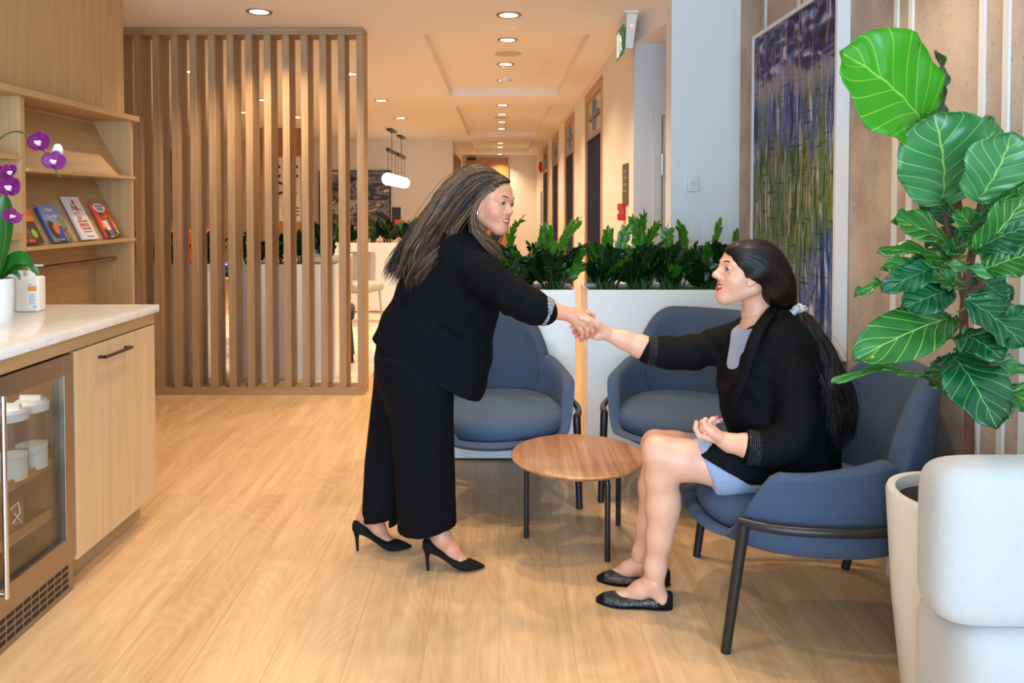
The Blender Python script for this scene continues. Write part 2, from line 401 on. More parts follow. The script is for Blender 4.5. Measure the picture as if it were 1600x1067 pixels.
# corridor right wall with four glazed door bays
bays = [(6.98, 8.35), (9.6, 10.95), (12.15, 13.6), (14.8, 16.3)]
mb = MB(); y = 5.385
for a, b in bays: mb.box(XC, XC + .14, y, a, 0, ZC); mb.box(XC, XC + .14, a, b, 2.62, ZC); y = b
mb.box(XC, XC + .14, y, 19.4, 0, ZC)
struct('wall_corridor_right', mb, M['wall'], 'cream corridor wall with four door bays', smooth=False)
for i, (a, b) in enumerate(bays):
    ofr = ['nearest', 'second', 'third', 'farthest'][i]
    d = struct('door_%d' % (i + 2), MB().box(XC + .012, XC + .05, a + .07, b - .07, 0, 2.10), M['navy'], 'glazed door coloured as its dark, blue-daylit interior, %s along the corridor' % ofr, smooth=False)
    fr = MB().box(XC - .012, XC + .13, a, a + .07, 0, 2.62).box(XC - .012, XC + .13, b - .07, b, 0, 2.62).box(XC - .012, XC + .13, a + .07, b - .07, 2.52, 2.62)
    struct('door_frame', fr, M['oak'], parent=d, smooth=False, bevel=.003)
    struct('transom', MB().box(XC + .012, XC + .05, a + .07, b - .07, 2.15, 2.52), plain('transom_glass', (.42, .36, .30), .25), parent=d, smooth=False)
    struct('transom_rail', MB().box(XC - .005, XC + .07, a + .07, b - .07, 2.10, 2.15), M['steel'], parent=d, smooth=False)
    ym = (a + b) / 2
    struct('transom_reflection', MB().box(XC - .012, XC + .012, ym - .05, ym + .05, 2.18, 2.48).box(XC - .010, XC + .012, ym - .36, ym + .36, 2.30, 2.35), plain('reflection_grey', (.16, .15, .14), .4, .6), parent=d, smooth=False)  # reflection in the transom glass, modelled as grey bars
# corridor end, left-hand volumes
struct('wall_corridor_end', MB().box(-1.2, XC + .14, 19.4, 19.6, 0, ZC), M['wall'], 'pale wall closing the corridor', smooth=False)
d = struct('door_6', MB().box(-.86, .24, 19.33, 19.4, 0, 2.64), M['door_wood'], 'full-height timber door at the corridor end', smooth=False)
struct('door_closer', MB().box(-.83, -.6, 19.28, 19.34, 2.58, 2.66), M['dark'], parent=d, smooth=False)
struct('wall_lounge_back', MB().box(-7, -.94, 15.15, 15.3, 0, ZC), M['wall'], 'cream back wall of the far lounge', smooth=False)
struct('wall_corridor_left', MB().box(-1.1, -.94, 15.3, 19.4, 0, ZC), M['wall'], 'left wall of the far corridor', smooth=False)
struct('trim_2', MB().box(-.942, -.925, 15.5, 18.2, .1, 2.5), plain('bronze_panel', (.16, .11, .07), .35, .3), 'dark panel on the far corridor wall', smooth=False)
struct('wall_lounge_left', MB().box(-7, -6.85, 4.45, 15.3, 0, ZC), M['wall'], 'left wall of the far lounge', smooth=False)

# left: wood-clad wall above the shelving (the unit below is furniture)
struct('wall_left', MB().box(XL - .9, XL, -3.3, 4.45, 1.95, ZC).box(XL - .9, XL - .22, -3.3, 4.45, 0, 1.95), M['oak'], 'oak-clad wall above the shelving', smooth=False)

# ------------------------------------------------------------------ downlights
def ceil_at(px, py, z=ZC):
    return ground(px, py, z)
TRIM = plain('lamp_trim', (.35, .25, .17), .35, .6)
dl = empty('downlight', (0, 0, 0))
MB().lathe([(.062, -.004), (.085, -.006), (.088, 0)], n=32, cap0=False, cap1=False).build('trim_ring', TRIM, dl)
MB().lathe([(.062, -.003), (.062, -.001), (.001, -.001)], n=32, cap0=True, cap1=False).build('lens', M['lamp_glow'], dl)
SP = {}
def spot(x, y, z, power, size=100, blend=.9, rad=.028):
    key = (power, size)
    if key not in SP:
        l = bpy.data.lights.new('downlight_beam', 'SPOT'); l.energy = power; l.color = WARM; l.spot_size = R(size); l.spot_blend = blend; l.shadow_soft_size = rad
        SP[key] = l
    o = bpy.data.objects.new('downlight_beam', SP[key]); COL.objects.link(o); o.location = (x, y, z - .03)
spots = []
LD = [((405, 18), 'left of the corridor row, above the slatted screen'), ((795, 23), 'nearest of the corridor row'), ((793, 62), 'at the near edge of the first ceiling tray'),
      ((790, 100), 'in the middle of the first ceiling tray'), ((788, 125), 'behind the smoke detector in the first tray'), ((785, 164), 'at the near edge of the second tray'),
      ((784.5, 178.5), 'second in the second tray'), ((784, 190.5), 'third in the second tray'), ((783.5, 201), 'fourth in the second tray'), ((782, 223.5), 'near edge of the third tray'),
      ((781.5, 230), 'in the middle of the third tray'), ((781, 241), 'last in the corridor by the end door'),
      ((596, 157), 'nearer of two left of the corridor beside the pendants'), ((626, 184), 'farther of two left of the corridor above the pendants'),
      ((547, 115), 'seen just behind the screen end post'), ((300, 112), 'seen through the left slats'), ((408, 156), 'seen through the middle slats'), ((463, 183), 'seen through the right slats')]
first = True
spot(1.9, 5.1, 2.56, 12, 150)  # added lamp without a fitting, brightens the side recess
for i, ((px, py), where) in enumerate(LD):
    z = ZC
    p = ceil_at(px, py)
    for a, b in ((5.75, 8.98), (9.85, 14.15), (15.1, 18.35)):
        if -.58 < p.x < .70 and a < p.y < b:
            z = ZC + .10; p = ceil_at(px, py, z)
    o = dl if first else copy_tree(dl); first = False
    o.location = (p.x, p.y, z - .001)
    tag(o, 'round recessed warm downlight, ' + where, 'ceiling light', 'recessed downlights in the ceiling')
    spot(p.x, p.y, z, 115 if 0 < i < 12 else 120, 125)
# downlights over the seating and the counter, above the frame
for (x, y, pw) in ((-.95, 3.3, 62), (-.05, 3.45, 46), (.52, 3.3, 60), (1.02, 2.45, 56), (.05, 1.9, 34), (-1.0, 1.7, 34), (-1.45, 2.9, 34), (-3.6, 7.2, 110), (-3.6, 10.5, 110), (-3.6, 13.2, 110)):
    o = copy_tree(dl); o.location = (x, y, ZC - .001)
    tag(o, 'round recessed warm downlight over the seating, counter or lounge rug', 'ceiling light', 'recessed downlights over the seating and lounge')
    spot(x, y, ZC, pw)

def disc(name, px, py, r, h, m, label, cat, inset=0.0):
    p = ceil_at(px, py, ZC + inset)
    o = MB().lathe([(r * .55, -h), (r * .8, -h * .8), (r, -.002), (r, 0)], (0, 0, 0), 28).build(name, m, loc=(p.x, p.y, ZC + inset)); return tag(o, label, cat)
GC = plain('grey_ceiling_fitting', (.55, .50, .44), .5)
disc('sprinkler_cover', 796, 45, .05, .006, M['ceiling'], 'small round cover plate between the two nearest ceiling lights', 'sprinkler')
disc('ceiling_speaker', 794, 84, .125, .006, GC, 'round ceiling speaker grille in the first tray', 'speaker', .10)
disc('smoke_detector', 789, 122, .06, .045, M['plastic_white'], 'white round smoke detector in the first tray', 'smoke detector', .10)
disc('ceiling_vent', 784, 184, .13, .005, GC, 'round grille in the second tray', 'vent', .10)

# pendants: three glass globes on twin cords under a short bar
def pendant(px, py, z0, label):
    p = ceil_at(px, py); root = empty('pendant_lamp', (p.x, p.y, ZC))
    L = .50
    MB().box(-.05, .05, -.28, .28, -.03, 0).build('canopy', M['black_metal'], root, smooth=False)
    MB().tube([(0, 0, -.03), (0, 0, -.34)], .006, 8).build('rod', M['black_metal'], root)
    MB().box(-.02, .02, -L, L, -.40, -.34).build('bar', M['black_metal'], root, smooth=False)
    for k, yy in enumerate((-L * .9, 0, L * .9)):
        MB().tube([(0, yy, -.38), (0, yy, z0 + .10)], .005, 6).build('cord', M['black_metal'], root)
        MB().sphere((0, yy, z0), .105, 20, 14).build('globe', M['globe_glow'], root)
    return tag(root, label, 'pendant lamp', 'pendant lamps over the far lounge')
pendant(612, 203, -.86, 'left pendant lamp with three glowing globes on black cords')
pendant(627, 213, -.86, 'right pendant lamp with three glowing globes on black cords')

# exit sign
p = ceil_at(983, 24)
ex = empty('exit_sign', (.885, 5.1, ZC)); tag(ex, 'white ceiling exit sign with green running-man pane', 'exit sign')
MB().box(-.045, .05, -.05, .36, -.012, 0).build('mounting_plate', M['plastic_white'], ex, smooth=False)
hb = MB(); hb.rings([[(-.03, 0, -.24 + 0), (-.03 + .05, 0, -.24), (.05, 0, -.012), (-.02, 0, -.012)], [(-.03, .34, -.24), (.02, .34, -.24), (.05, .34, -.012), (-.02, .34, -.012)]])
hb.build('housing', M['plastic_white'], ex, smooth=False)
MB().sphere((.012, -.002, -.09), (.006, .003, .006), 10, 6).build('status_light', emis('red_led', (1, .15, .05), 6), ex)
xf = Matrix.Translation((-.036, .02, -.07))
GR = emis('exit_green', srgb(30, 120, 70), .25); GW = emis('exit_white', (.85, 1, .9), .45)
pn = MB().box(-.006, .0, 0, .30, -.2, 0, xf); pn.build('pane', GR, ex, smooth=False)
pic = MB()
def yz(mb, pts, x=-.0085):
    mb.add([(x, a, b) for a, b in pts] + [(x + .002, a, b) for a, b in pts], [list(range(len(pts))), [len(pts) + i for i in range(len(pts))][::-1]] + [(i, (i + 1) % len(pts), len(pts) + (i + 1) % len(pts), len(pts) + i) for i in range(len(pts))], xf)
yz(pic, [(.17, -.19), (.27, -.19), (.27, -.02), (.17, -.02)])
yz(pic, [(.06, -.10), (.12, -.06), (.14, -.08), (.09, -.115)])
yz(pic, [(.09, -.06), (.13, -.05), (.125, -.12), (.09, -.12)])
yz(pic, [(.10, -.115), (.125, -.115), (.15, -.175), (.13, -.18)])
yz(pic, [(.09, -.115), (.11, -.115), (.07, -.175), (.05, -.165)])
pic.build('pictogram', GW, ex, smooth=False)

# thermostat and switch plate on the white end wall
p = at(1082, 288, YCOL); t = empty('thermostat', (p.x, YCOL, p.z)); tag(t, 'small square white thermostat on the white end wall', 'thermostat')
MB().rbox(-.034, .034, -.028, 0, -.045, .045, .004).build('housing', M['plastic_white'], t)
mb = MB()
for k in range(3): mb.box(-.018, .018, -.0295, -.027, .015 - k * .012, .019 - k * .012)
mb.build('display', plain('lcd_grey', (.45, .5, .5), .3), t, smooth=False)
p = at(1084, 362, YCOL); t = empty('light_switch', (p.x, YCOL, p.z)); tag(t, 'white wall switch plate just above the planter leaves', 'switch')
MB().rbox(-.036, .036, -.008, 0, -.055, .055, .003).build('plate', M['plastic_white'], t)
MB().box(-.016, .016, -.012, -.006, -.032, .032).build('rocker', M['plastic_white'], t, smooth=False)
# items on the corridor wall
t = empty('wall_plaque', (XC, 5.68, 1.57)); tag(t, 'narrow dark bronze sign plaque on the corridor wall', 'sign')
MB().box(-.012, 0, -.11, .11, -.16, .15).build('plate', plain('bronze_plate', (.10, .075, .055), .3, .5), t, smooth=False)
mb = MB()
for k in range(4): mb.box(-.014, -.011, -.07, .05, .09 - k * .05, .10 - k * .05)
mb.build('lettering', plain('pale_letter', (.4, .35, .3), .5), t, smooth=False)
t = empty('fire_alarm_pull', (XC, 5.75, 1.355)); tag(t, 'red fire alarm pull station under the bronze plaque', 'fire alarm')
MB().rbox(-.05, 0, -.05, .05, -.065, .065, .008).build('housing', M['red'], t)
MB().box(-.058, -.048, -.03, .03, -.015, .01).build('pull_bar', M['plastic_white'], t, smooth=False)
t = empty('alarm_strobe', (XC, 16.9, 2.28)); tag(t, 'small round red alarm at the far end of the corridor', 'fire alarm')
MB().sphere((-.03, 0, 0), (.05, .13, .13), 16, 10).build('housing', M['red'], t)
t = empty('notice_board', (XC, 17.0, 1.38)); tag(t, 'pale blue notice at the far end of the corridor', 'notice')
MB().box(-.02, 0, -.2, .2, -.35, .35).build('board', plain('notice_blue', (.35, .45, .6), .5), t, smooth=False)

# far lounge abstract painting, spanning the back wall
def abstract_mat(name, cols, sx, sz, detail=6, dist=1.0, pos=None, rough=.5, seed=0.0, streak=None):
    m, nt, b = new_mat(name); L = nt.links.new
    tc = N(nt, 'ShaderNodeTexCoord'); mp = N(nt, 'ShaderNodeMapping'); mp.inputs['Scale'].default_value = sx; mp.inputs['Location'].default_value = (seed, seed * 1.7, seed * .6)
    L(tc.outputs['Object'], mp.inputs[0])
    n = N(nt, 'ShaderNodeTexNoise'); n.inputs['Scale'].default_value = 1; n.inputs['Detail'].default_value = detail; n.inputs['Distortion'].default_value = dist; n.inputs['Roughness'].default_value = .62
    L(mp.outputs[0], n.inputs['Vector'])
    r = N(nt, 'ShaderNodeValToRGB'); el = r.color_ramp.elements
    k = len(cols)
    for i, c in enumerate(cols):
        ps = (.30 + .40 * i / (k - 1)) if pos is None else pos[i]
        if i < 2: el[i].position = ps; el[i].color = c4(c)
        else:
            e = el.new(ps); e.color = c4(c)
    L(n.outputs['Fac'], r.inputs[0]); L(r.outputs[0], b.inputs['Base Color']); b.inputs['Roughness'].default_value = rough
    return m, nt, b, tc, r
am = abstract_mat('far_canvas', [srgb(20, 22, 32), srgb(60, 70, 95), srgb(150, 150, 155), srgb(30, 28, 34), srgb(225, 215, 195), srgb(120, 130, 150)], (1.4, 1.0, 3.6), 0, 4, .9, [.34, .43, .48, .53, .58, .66], .4)[0]
tl = at(500, 268, 15.1); br_ = at(609, 352, 15.1)
t = empty('abstract_painting', ((tl.x + br_.x) / 2, 15.13, (tl.z + br_.z) / 2)); tag(t, 'dark blue and cream abstract painting on the far lounge wall', 'painting')
hw = (br_.x - tl.x) / 2; hh = (tl.z - br_.z) / 2
MB().box(-hw, hw, -.05, 0, -hh, hh).build('canvas', am, t, smooth=False)
MB().box(-hw - .02, -hw, -.06, .01, -hh, hh + .02).box(hw, hw + .02, -.06, .01, -hh, hh + .02).box(-hw, hw, -.06, .01, hh, hh + .02).box(-hw, hw, -.06, .01, -hh - .02, -hh).build('frame', M['dark'], t, smooth=False)

# ------------------------------------------------------------------ tall picture on the concrete wall
Y0, Y1 = 3.17, 4.24; Z0, Z1 = .74, at(1207, 58, 4.24).z
pt = empty('tall_framed_painting', (XR, (Y0 + Y1) / 2, (Z0 + Z1) / 2)); tag(pt, 'tall abstract painting of blue and green streaks in a white frame', 'painting')
hy = (Y1 - Y0) / 2; hz = (Z1 - Z0) / 2
FRM = plain('white_frame', (.78, .79, .80), .4)
MB().box(-.058, -.002, -hy, -hy + .02, -hz, hz).box(-.058, -.002, hy - .02, hy, -hz, hz).box(-.058, -.002, -hy + .02, hy - .02, hz - .02, hz).box(-.058, -.002, -hy + .02, hy - .02, -hz, -hz + .02).build('frame', FRM, pt, smooth=False)
def tall_canvas_mat():
    m, nt, b = new_mat('streaked_canvas'); L = nt.links.new
    tc = N(nt, 'ShaderNodeTexCoord')
    def noise(sc, det=5, dist=.3, seed=0):
        mp = N(nt, 'ShaderNodeMapping'); mp.inputs['Scale'].default_value = sc; mp.inputs['Location'].default_value = (0, seed, seed)
        L(tc.outputs['Object'], mp.inputs[0])
        n = N(nt, 'ShaderNodeTexNoise'); n.inputs['Scale'].default_value = 1; n.inputs['Detail'].default_value = det; n.inputs['Distortion'].default_value = dist
        L(mp.outputs[0], n.inputs['Vector']); return n.outputs['Fac']
    def ramp(fac, els):
        r = N(nt, 'ShaderNodeValToRGB'); e = r.color_ramp.elements
        for i, (ps, c) in enumerate(els):
            if i < 2: e[i].position = ps; e[i].color = c4(c)
            else: x = e.new(ps); x.color = c4(c)
        L(fac, r.inputs[0]); return r.outputs[0]
    def mix(f, a, b2, k=1.0):
        x = N(nt, 'ShaderNodeMixRGB')
        if k != 1.0:
            mu = N(nt, 'ShaderNodeMath', operation='MULTIPLY'); mu.inputs[1].default_value = k; L(f, mu.inputs[0]); f = mu.outputs[0]
        L(f, x.inputs[0]); L(a, x.inputs[1]); L(b2, x.inputs[2]); return x.outputs[0]
    bl = ramp(noise((1, 22, 3.2), 8, .7, 3), [(.30, srgb(22, 40, 90)), (.42, srgb(52, 84, 146)), (.50, srgb(134, 142, 190)), (.56, srgb(48, 98, 140)), (.66, srgb(206, 210, 226))])
    gr = ramp(noise((1, 24, 3.4), 8, .7, 9), [(.30, srgb(26, 58, 34)), (.42, srgb(70, 108, 62)), (.50, srgb(140, 160, 110)), (.57, srgb(46, 92, 104)), (.68, srgb(222, 216, 176))])
    sp = N(nt, 'ShaderNodeSeparateXYZ'); L(tc.outputs['Object'], sp.inputs[0])
    nz = noise((1, 5, 1.6), 3, .6, 5)
    # greens gather in a middle band and at the foot of the canvas
    s1 = N(nt, 'ShaderNodeMath', operation='MULTIPLY_ADD'); L(sp.outputs['Z'], s1.inputs[0]); s1.inputs[1].default_value = 7.0; s1.inputs[2].default_value = 2.4
    s2 = N(nt, 'ShaderNodeMath', operation='SINE'); L(s1.outputs[0], s2.inputs[0])
    s3 = N(nt, 'ShaderNodeMath', operation='MULTIPLY_ADD'); L(s2.outputs[0], s3.inputs[0]); s3.inputs[1].default_value = .16; L(nz, s3.inputs[2])
    gm = ramp(s3.outputs[0], [(.38, (0, 0, 0)), (.52, (1, 1, 1))])
    col = mix(gm, bl, gr)
    top = N(nt, 'ShaderNodeMath', operation='MULTIPLY_ADD'); L(sp.outputs['Z'], top.inputs[0]); top.inputs[1].default_value = 2.2; L(nz, top.inputs[2])
    tm = ramp(top.outputs[0], [(1.80, (0, 0, 0)), (1.95, (1, 1, 1))])
    # a dark band across, then pale paint under it
    up = ramp(noise((1, 8, 16), 6, .8, 2), [(.3, srgb(26, 28, 66)), (.46, srgb(64, 70, 124)), (.55, srgb(104, 112, 166)), (.68, srgb(200, 204, 226))])
    z2 = N(nt, 'ShaderNodeMath', operation='MULTIPLY_ADD'); L(sp.outputs['Z'], z2.inputs[0]); z2.inputs[1].default_value = 1.0
    nn = N(nt, 'ShaderNodeMath', operation='MULTIPLY'); L(nz, nn.inputs[0]); nn.inputs[1].default_value = .25; L(nn.outputs[0], z2.inputs[2])
    um = ramp(z2.outputs[0], [(.62, (0, 0, 0)), (.68, (1, 1, 1))])
    col = mix(um, col, up)
    pm = ramp(z2.outputs[0], [(.50, (0, 0, 0)), (.58, (.6, .6, .6)), (.64, (.6, .6, .6)), (.67, (0, 0, 0))])
    pl = N(nt, 'ShaderNodeRGB'); pl.outputs[0].default_value = c4(srgb(176, 172, 186))
    col = mix(pm, col, pl.outputs[0])
    ye = N(nt, 'ShaderNodeRGB'); ye.outputs[0].default_value = c4(srgb(170, 140, 50))
    wh = N(nt, 'ShaderNodeRGB'); wh.outputs[0].default_value = c4(srgb(214, 210, 210))
    ym = ramp(noise((1, 60, 4), 3, .2, 21), [(.60, (0, 0, 0)), (.64, (.85, .85, .85))])
    wm = ramp(noise((1, 55, 3.5), 4, .2, 31), [(.61, (0, 0, 0)), (.65, (.85, .85, .85))])
    bmk = N(nt, 'ShaderNodeRGB'); bmk.outputs[0].default_value = c4(srgb(20, 30, 52))
    hm = ramp(noise((1, 7, 60), 5, .3, 41), [(.59, (0, 0, 0)), (.68, (.7, .7, .7))])
    col = mix(ym, col, ye.outputs[0]); col = mix(wm, col, wh.outputs[0]); col = mix(hm, col, bmk.outputs[0])
    gm_ = N(nt, 'ShaderNodeGamma'); gm_.inputs[1].default_value = 1.25; L(col, gm_.inputs[0]); L(gm_.outputs[0], b.inputs['Base Color']); b.inputs['Roughness'].default_value = .6; b.inputs['Specular IOR Level'].default_value = .3
    bp = N(nt, 'ShaderNodeBump'); bp.inputs['Strength'].default_value = .4; bp.inputs['Distance'].default_value = .003
    L(noise((1, 60, 20), 4), bp.inputs['Height']); L(bp.outputs[0], b.inputs['Normal'])
    return m
MB().box(-.050, -.006, -hy + .022, hy - .022, -hz + .022, hz - .022).build('canvas', tall_canvas_mat(), pt, smooth=False)

# ------------------------------------------------------------------ slatted screen
YS = 5.52
sl = at(198, 52, YS); sr = at(567, 57, YS)
scx = (sl.x + sr.x) / 2
scr = empty('slatted_screen', (scx, YS + .09, 0)); tag(scr, 'tall oak screen of upright slats between hall and lounge', 'screen')
x0 = -2.82 - scx; x1 = sr.x - scx
MB().box(x0, x1, -.09, .09, 0, .05).build('bottom_rail', M['slat_x'], scr, smooth=False, bevel=.002)
MB().box(x0, x1, -.09, .09, ZC - .055, ZC - .001).build('top_rail', M['slat_x'], scr, smooth=False, bevel=.002)
pit = (x1 - .05 - x0) / 13
for k in range(14):
    xx = x0 + pit * k
    MB().box(0, .052, -.085, .085, .05, ZC - .055).build('slat', M['slat'], scr, smooth=False, bevel=.002, loc=(xx, 0, 0))

# ------------------------------------------------------------------ shelving on the left
XS, XB, DE, DD = -2.16, -2.38, 4.43, 3.42
sh = empty('display_shelving', (XS, DE, 0)); tag(sh, 'oak wall shelving with sloped book ledges beside the counter', 'shelving')
def lb(name, x0, x1, y0, y1, z0, z1, m): return MB().box(x0 - XS, x1 - XS, y0 - DE, y1 - DE, z0, z1).build(name, m, sh, smooth=False, bevel=.0015)
zt = at(211, 182, DE).z
lb('end_panel', XB, XS, DE - .03, DE, 0, zt - .03, M['oak'])
lb('top_board', XB, XS + .03, 1.6, DE + .02, zt - .03, zt, M['oak_y'])
lb('divider', XB, XS, DD - .035, DD, .0, zt - .03, M['oak'])
lb('back_panel', XB - .02, XB, 1.6, DE, 0, zt - .03, M['oak_y'])
for zz in (at(0, 235, 2.8).z, 1.25): lb('shelf', XB, XS, 1.6, DD - .035, zz, zz + .022, M['oak_y'])
def ledge(zl, top):
    # sloped display panel with a lip board
    mb = MB(); y0 = DD + .002 - DE; y1 = -.032
    a = (XS - XS - .045, zl + .02); b = (XB - XS + .005, top)
    for t, z_ in ((0, 0),): pass
    n = Vector((b[1] - a[1], 0, -(b[0] - a[0]))).normalized() * .015
    pr = [(a[0], a[1]), (b[0], b[1]), (b[0] - n.x * .4, b[1] - abs(n.z)), (a[0] - n.x, a[1] - abs(n.z) * .3)]
    mb.rings([[(q[0], y0, q[1]) for q in pr], [(q[0], y1, q[1]) for q in pr]])
    mb.build('sloped_back', M['oak_y'], sh, smooth=False)
    MB().box(-.075, .012, y0, y1 + .03, zl, zl + .018).build('ledge', M['oak_y'], sh, smooth=False, bevel=.001)
    return a, b
zu = at(198, 275, DE - .05).z - .018; zl_ = at(200, 372, DE - .05).z - .018
LU = ledge(zu, zt - .05); LLo = ledge(zl_, zu - .005)
zr = at(187, 404, DE - .05).z
MB().tube([(-.10, DD - DE, zr), (-.10, -.032, zr)], .013, 14).build('rail', M['steel'], sh)

# books on the lower ledge
def book(y0px, y1px, hpx_top, wmm, cover_fn, label, thick=.012, cov=(.8, .8, .8), spine=None):
    # base corner positions along the ledge, given by their depths
    a, b = LLo
    base = Vector((XS + a[0] + .006, 0, a[1] + .001))
    slope = Vector((b[0] - a[0], 0, b[1] - a[1])).normalized()
    nrm = Vector((slope.z, 0, -slope.x))
    ya, yb, h = y0px, y1px, hpx_top
    # local axes: u along -Y..+Y (reader's left is the near side), v up the slope, w outwards
    m = Matrix(((0, slope.x, nrm.x, base.x + nrm.x * .004), (1, 0, 0, ya), (0, slope.z, nrm.z, base.z + .002), (0, 0, 0, 1)))
    root = empty('picture_book', (0, 0, 0)); root.matrix_world = m
    W = yb - ya
    MB().box(0, W, 0, h, 0, thick).build('cover', plain('cover_' + label.split()[0], cov, .4), root, smooth=False, bevel=.0015)
    MB().box(-.0004, .006, .0005, h - .0005, .0005, thick + .0006).build('spine', plain('spine_' + label.split()[0], spine or cov, .4), root, smooth=False)
    cover_fn(root, W, h, thick)
    return tag(root, label, 'book', 'picture books on the lower ledge')
PM = {}
def pmat(c):
    if c not in PM: PM[c] = plain('print_%02x%02x%02x' % c, srgb(*c), .45)
    return PM[c]
def flat(root, pts, c, z, name='print'):
    n = len(pts); mb = MB()
    mb.add([(x, y, z) for x, y in pts] + [(x, y, z + .0003) for x, y in pts], [list(range(n, 2 * n)), list(range(n))[::-1]] + [(i, (i + 1) % n, n + (i + 1) % n, n + i) for i in range(n)])
    return mb, pmat(c)
def ov(cx, cy, rx, ry, n=18, a=0): return [(cx + rx * math.cos(t) * math.cos(a) - ry * math.sin(t) * math.sin(a), cy + rx * math.cos(t) * math.sin(a) + ry * math.sin(t) * math.cos(a)) for t in [2 * math.pi * k / n for k in range(n)]]
def art(root, W, h, t, items, texts=()):
    mb = MB(); mats = []; z = t
    for i, (pts, c) in enumerate(items):
        pts = [(x * W, y * h) for x, y in pts]
        if pmat(c) not in mats: mats.append(pmat(c))
        mb.mat(mats.index(pmat(c))); n = len(pts); z = t + .0003 + i * .00012
        mb.add([(x, y, z) for x, y in pts] + [(x, y, t - .001) for x, y in pts], [list(range(n)), list(range(n, 2 * n))[::-1]] + [(i2, (i2 + 1) % n, n + (i2 + 1) % n, n + i2) for i2 in range(n)])
    if items: mb.build('illustration', mats, root, smooth=False)
    if texts:
        tb = MB(); tm = []
        for s, x, y, size, c, rot in texts:
            if pmat(c) not in tm: tm.append(pmat(c))
            tb.mat(tm.index(pmat(c))); v, f = text_mesh(s, size * h, bold=.0004)
            tb.add(v, f, Matrix.Translation((x * W, y * h, z + .0006)) @ Matrix.Rotation(rot, 4, 'Z'))
        tb.build('title', tm, root, smooth=False)
RC = lambda x0, x1, y0, y1: [(x0, y0), (x1, y0), (x1, y1), (x0, y1)]
def c_red(root, W, h, t):
    art(root, W, h, t, [(RC(0, 1, .0, .45), (60, 35, 35)), (RC(.25, 1, .45, .78), (235, 120, 40)), (RC(.25, 1, .77, .8), (250, 190, 120)), (ov(.32, .88, .28, .09), (240, 238, 230)),
        (ov(.42, .55, .16, .17), (25, 18, 18)), (ov(.42, .56, .09, .08), (150, 85, 50)), ([(.35, .48), (.52, .48), (.62, .22), (.36, .22)], (140, 40, 140)), (RC(.42, .47, .06, .24), (150, 85, 50)), (RC(.52, .57, .06, .24), (150, 85, 50)),
        (ov(.45, .06, .07, .03), (230, 80, 110)), (ov(.57, .06, .07, .03), (230, 80, 110)), (ov(.75, .2, .11, .09), (130, 200, 40)), ([(.05, .05), (.33, .05), (.3, .4), (.1, .4)], (110, 130, 150)), (ov(.18, .5, .12, .1), (30, 20, 20))],
        [('Our Big Day', .35, .87, .06, (90, 40, 80), .1)])
def c_blue(root, W, h, t):
    art(root, W, h, t, [(RC(0, 1, 0, .3), (120, 140, 90)), (ov(.2, .45, .2, .14), (96, 116, 60)), (ov(.8, .45, .2, .22), (84, 88, 50)), (ov(.6, .36, .14, .12), (130, 150, 80)), (ov(.85, .5, .14, .16), (120, 132, 66)),
        (ov(.28, .32, .2, .24), (38, 26, 24)), (ov(.42, .34, .13, .14), (222, 110, 50)), ([(.35, .0), (.68, .0), (.72, .42), (.6, .42), (.48, .2), (.36, .22)], (40, 66, 160)), ([(.6, .42), (.7, .42), (.68, .62), (.64, .62)], (230, 120, 60)),
        (ov(.88, .12, .09, .10), (25, 25, 25)), (ov(.88, .12, .065, .075), (140, 150, 110)), ([(.8, .28), (.84, .3), (1, .2), (1, .16)], (240, 110, 40)), (RC(.3, .6, .0, .035), (30, 30, 30)), (RC(.36, .56, .04, .055), (235, 235, 235))],
        [('I Hear', .46, .82, .13, (250, 215, 160), .0), ('You, Hear', .5, .66, .11, (240, 190, 200), .0)])
def c_white(root, W, h, t):
    art(root, W, h, t, [([(.42, .70), (.60, .70), (.56, .80), (.46, .80)], (185, 40, 40)), (ov(.5, .86, .07, .05), (170, 70, 40)), (ov(.5, .90, .06, .03), (190, 40, 40)), ([(.25, .72), (.38, .72), (.32, .88)], (90, 100, 50)), (RC(.22, .76, .69, .70), (50, 40, 90)),
        ([(.5, .69), (.58, .69), (.57, .56)], (190, 45, 45)), (ov(.24, .695, .03, .015), (60, 50, 120)), (ov(.74, .695, .03, .015), (60, 50, 120)), ([(.6, .7), (.66, .7), (.6, .8), (.58, .8)], (225, 150, 100))],
        [('The', .32, .58, .06, (215, 100, 60), 0), ('ELF', .45, .47, .11, (220, 110, 60), 0), ('WHO WENT', .52, .40, .065, (220, 110, 60), 0), ('SINGLE', .5, .30, .11, (220, 110, 60), 0), ('CARDBOARD', .52, .23, .06, (220, 110, 60), 0),
         ('a winter picture book', .52, .17, .035, (130, 120, 120), 0), ('words and drawings', .55, .06, .03, (130, 120, 120), 0)])
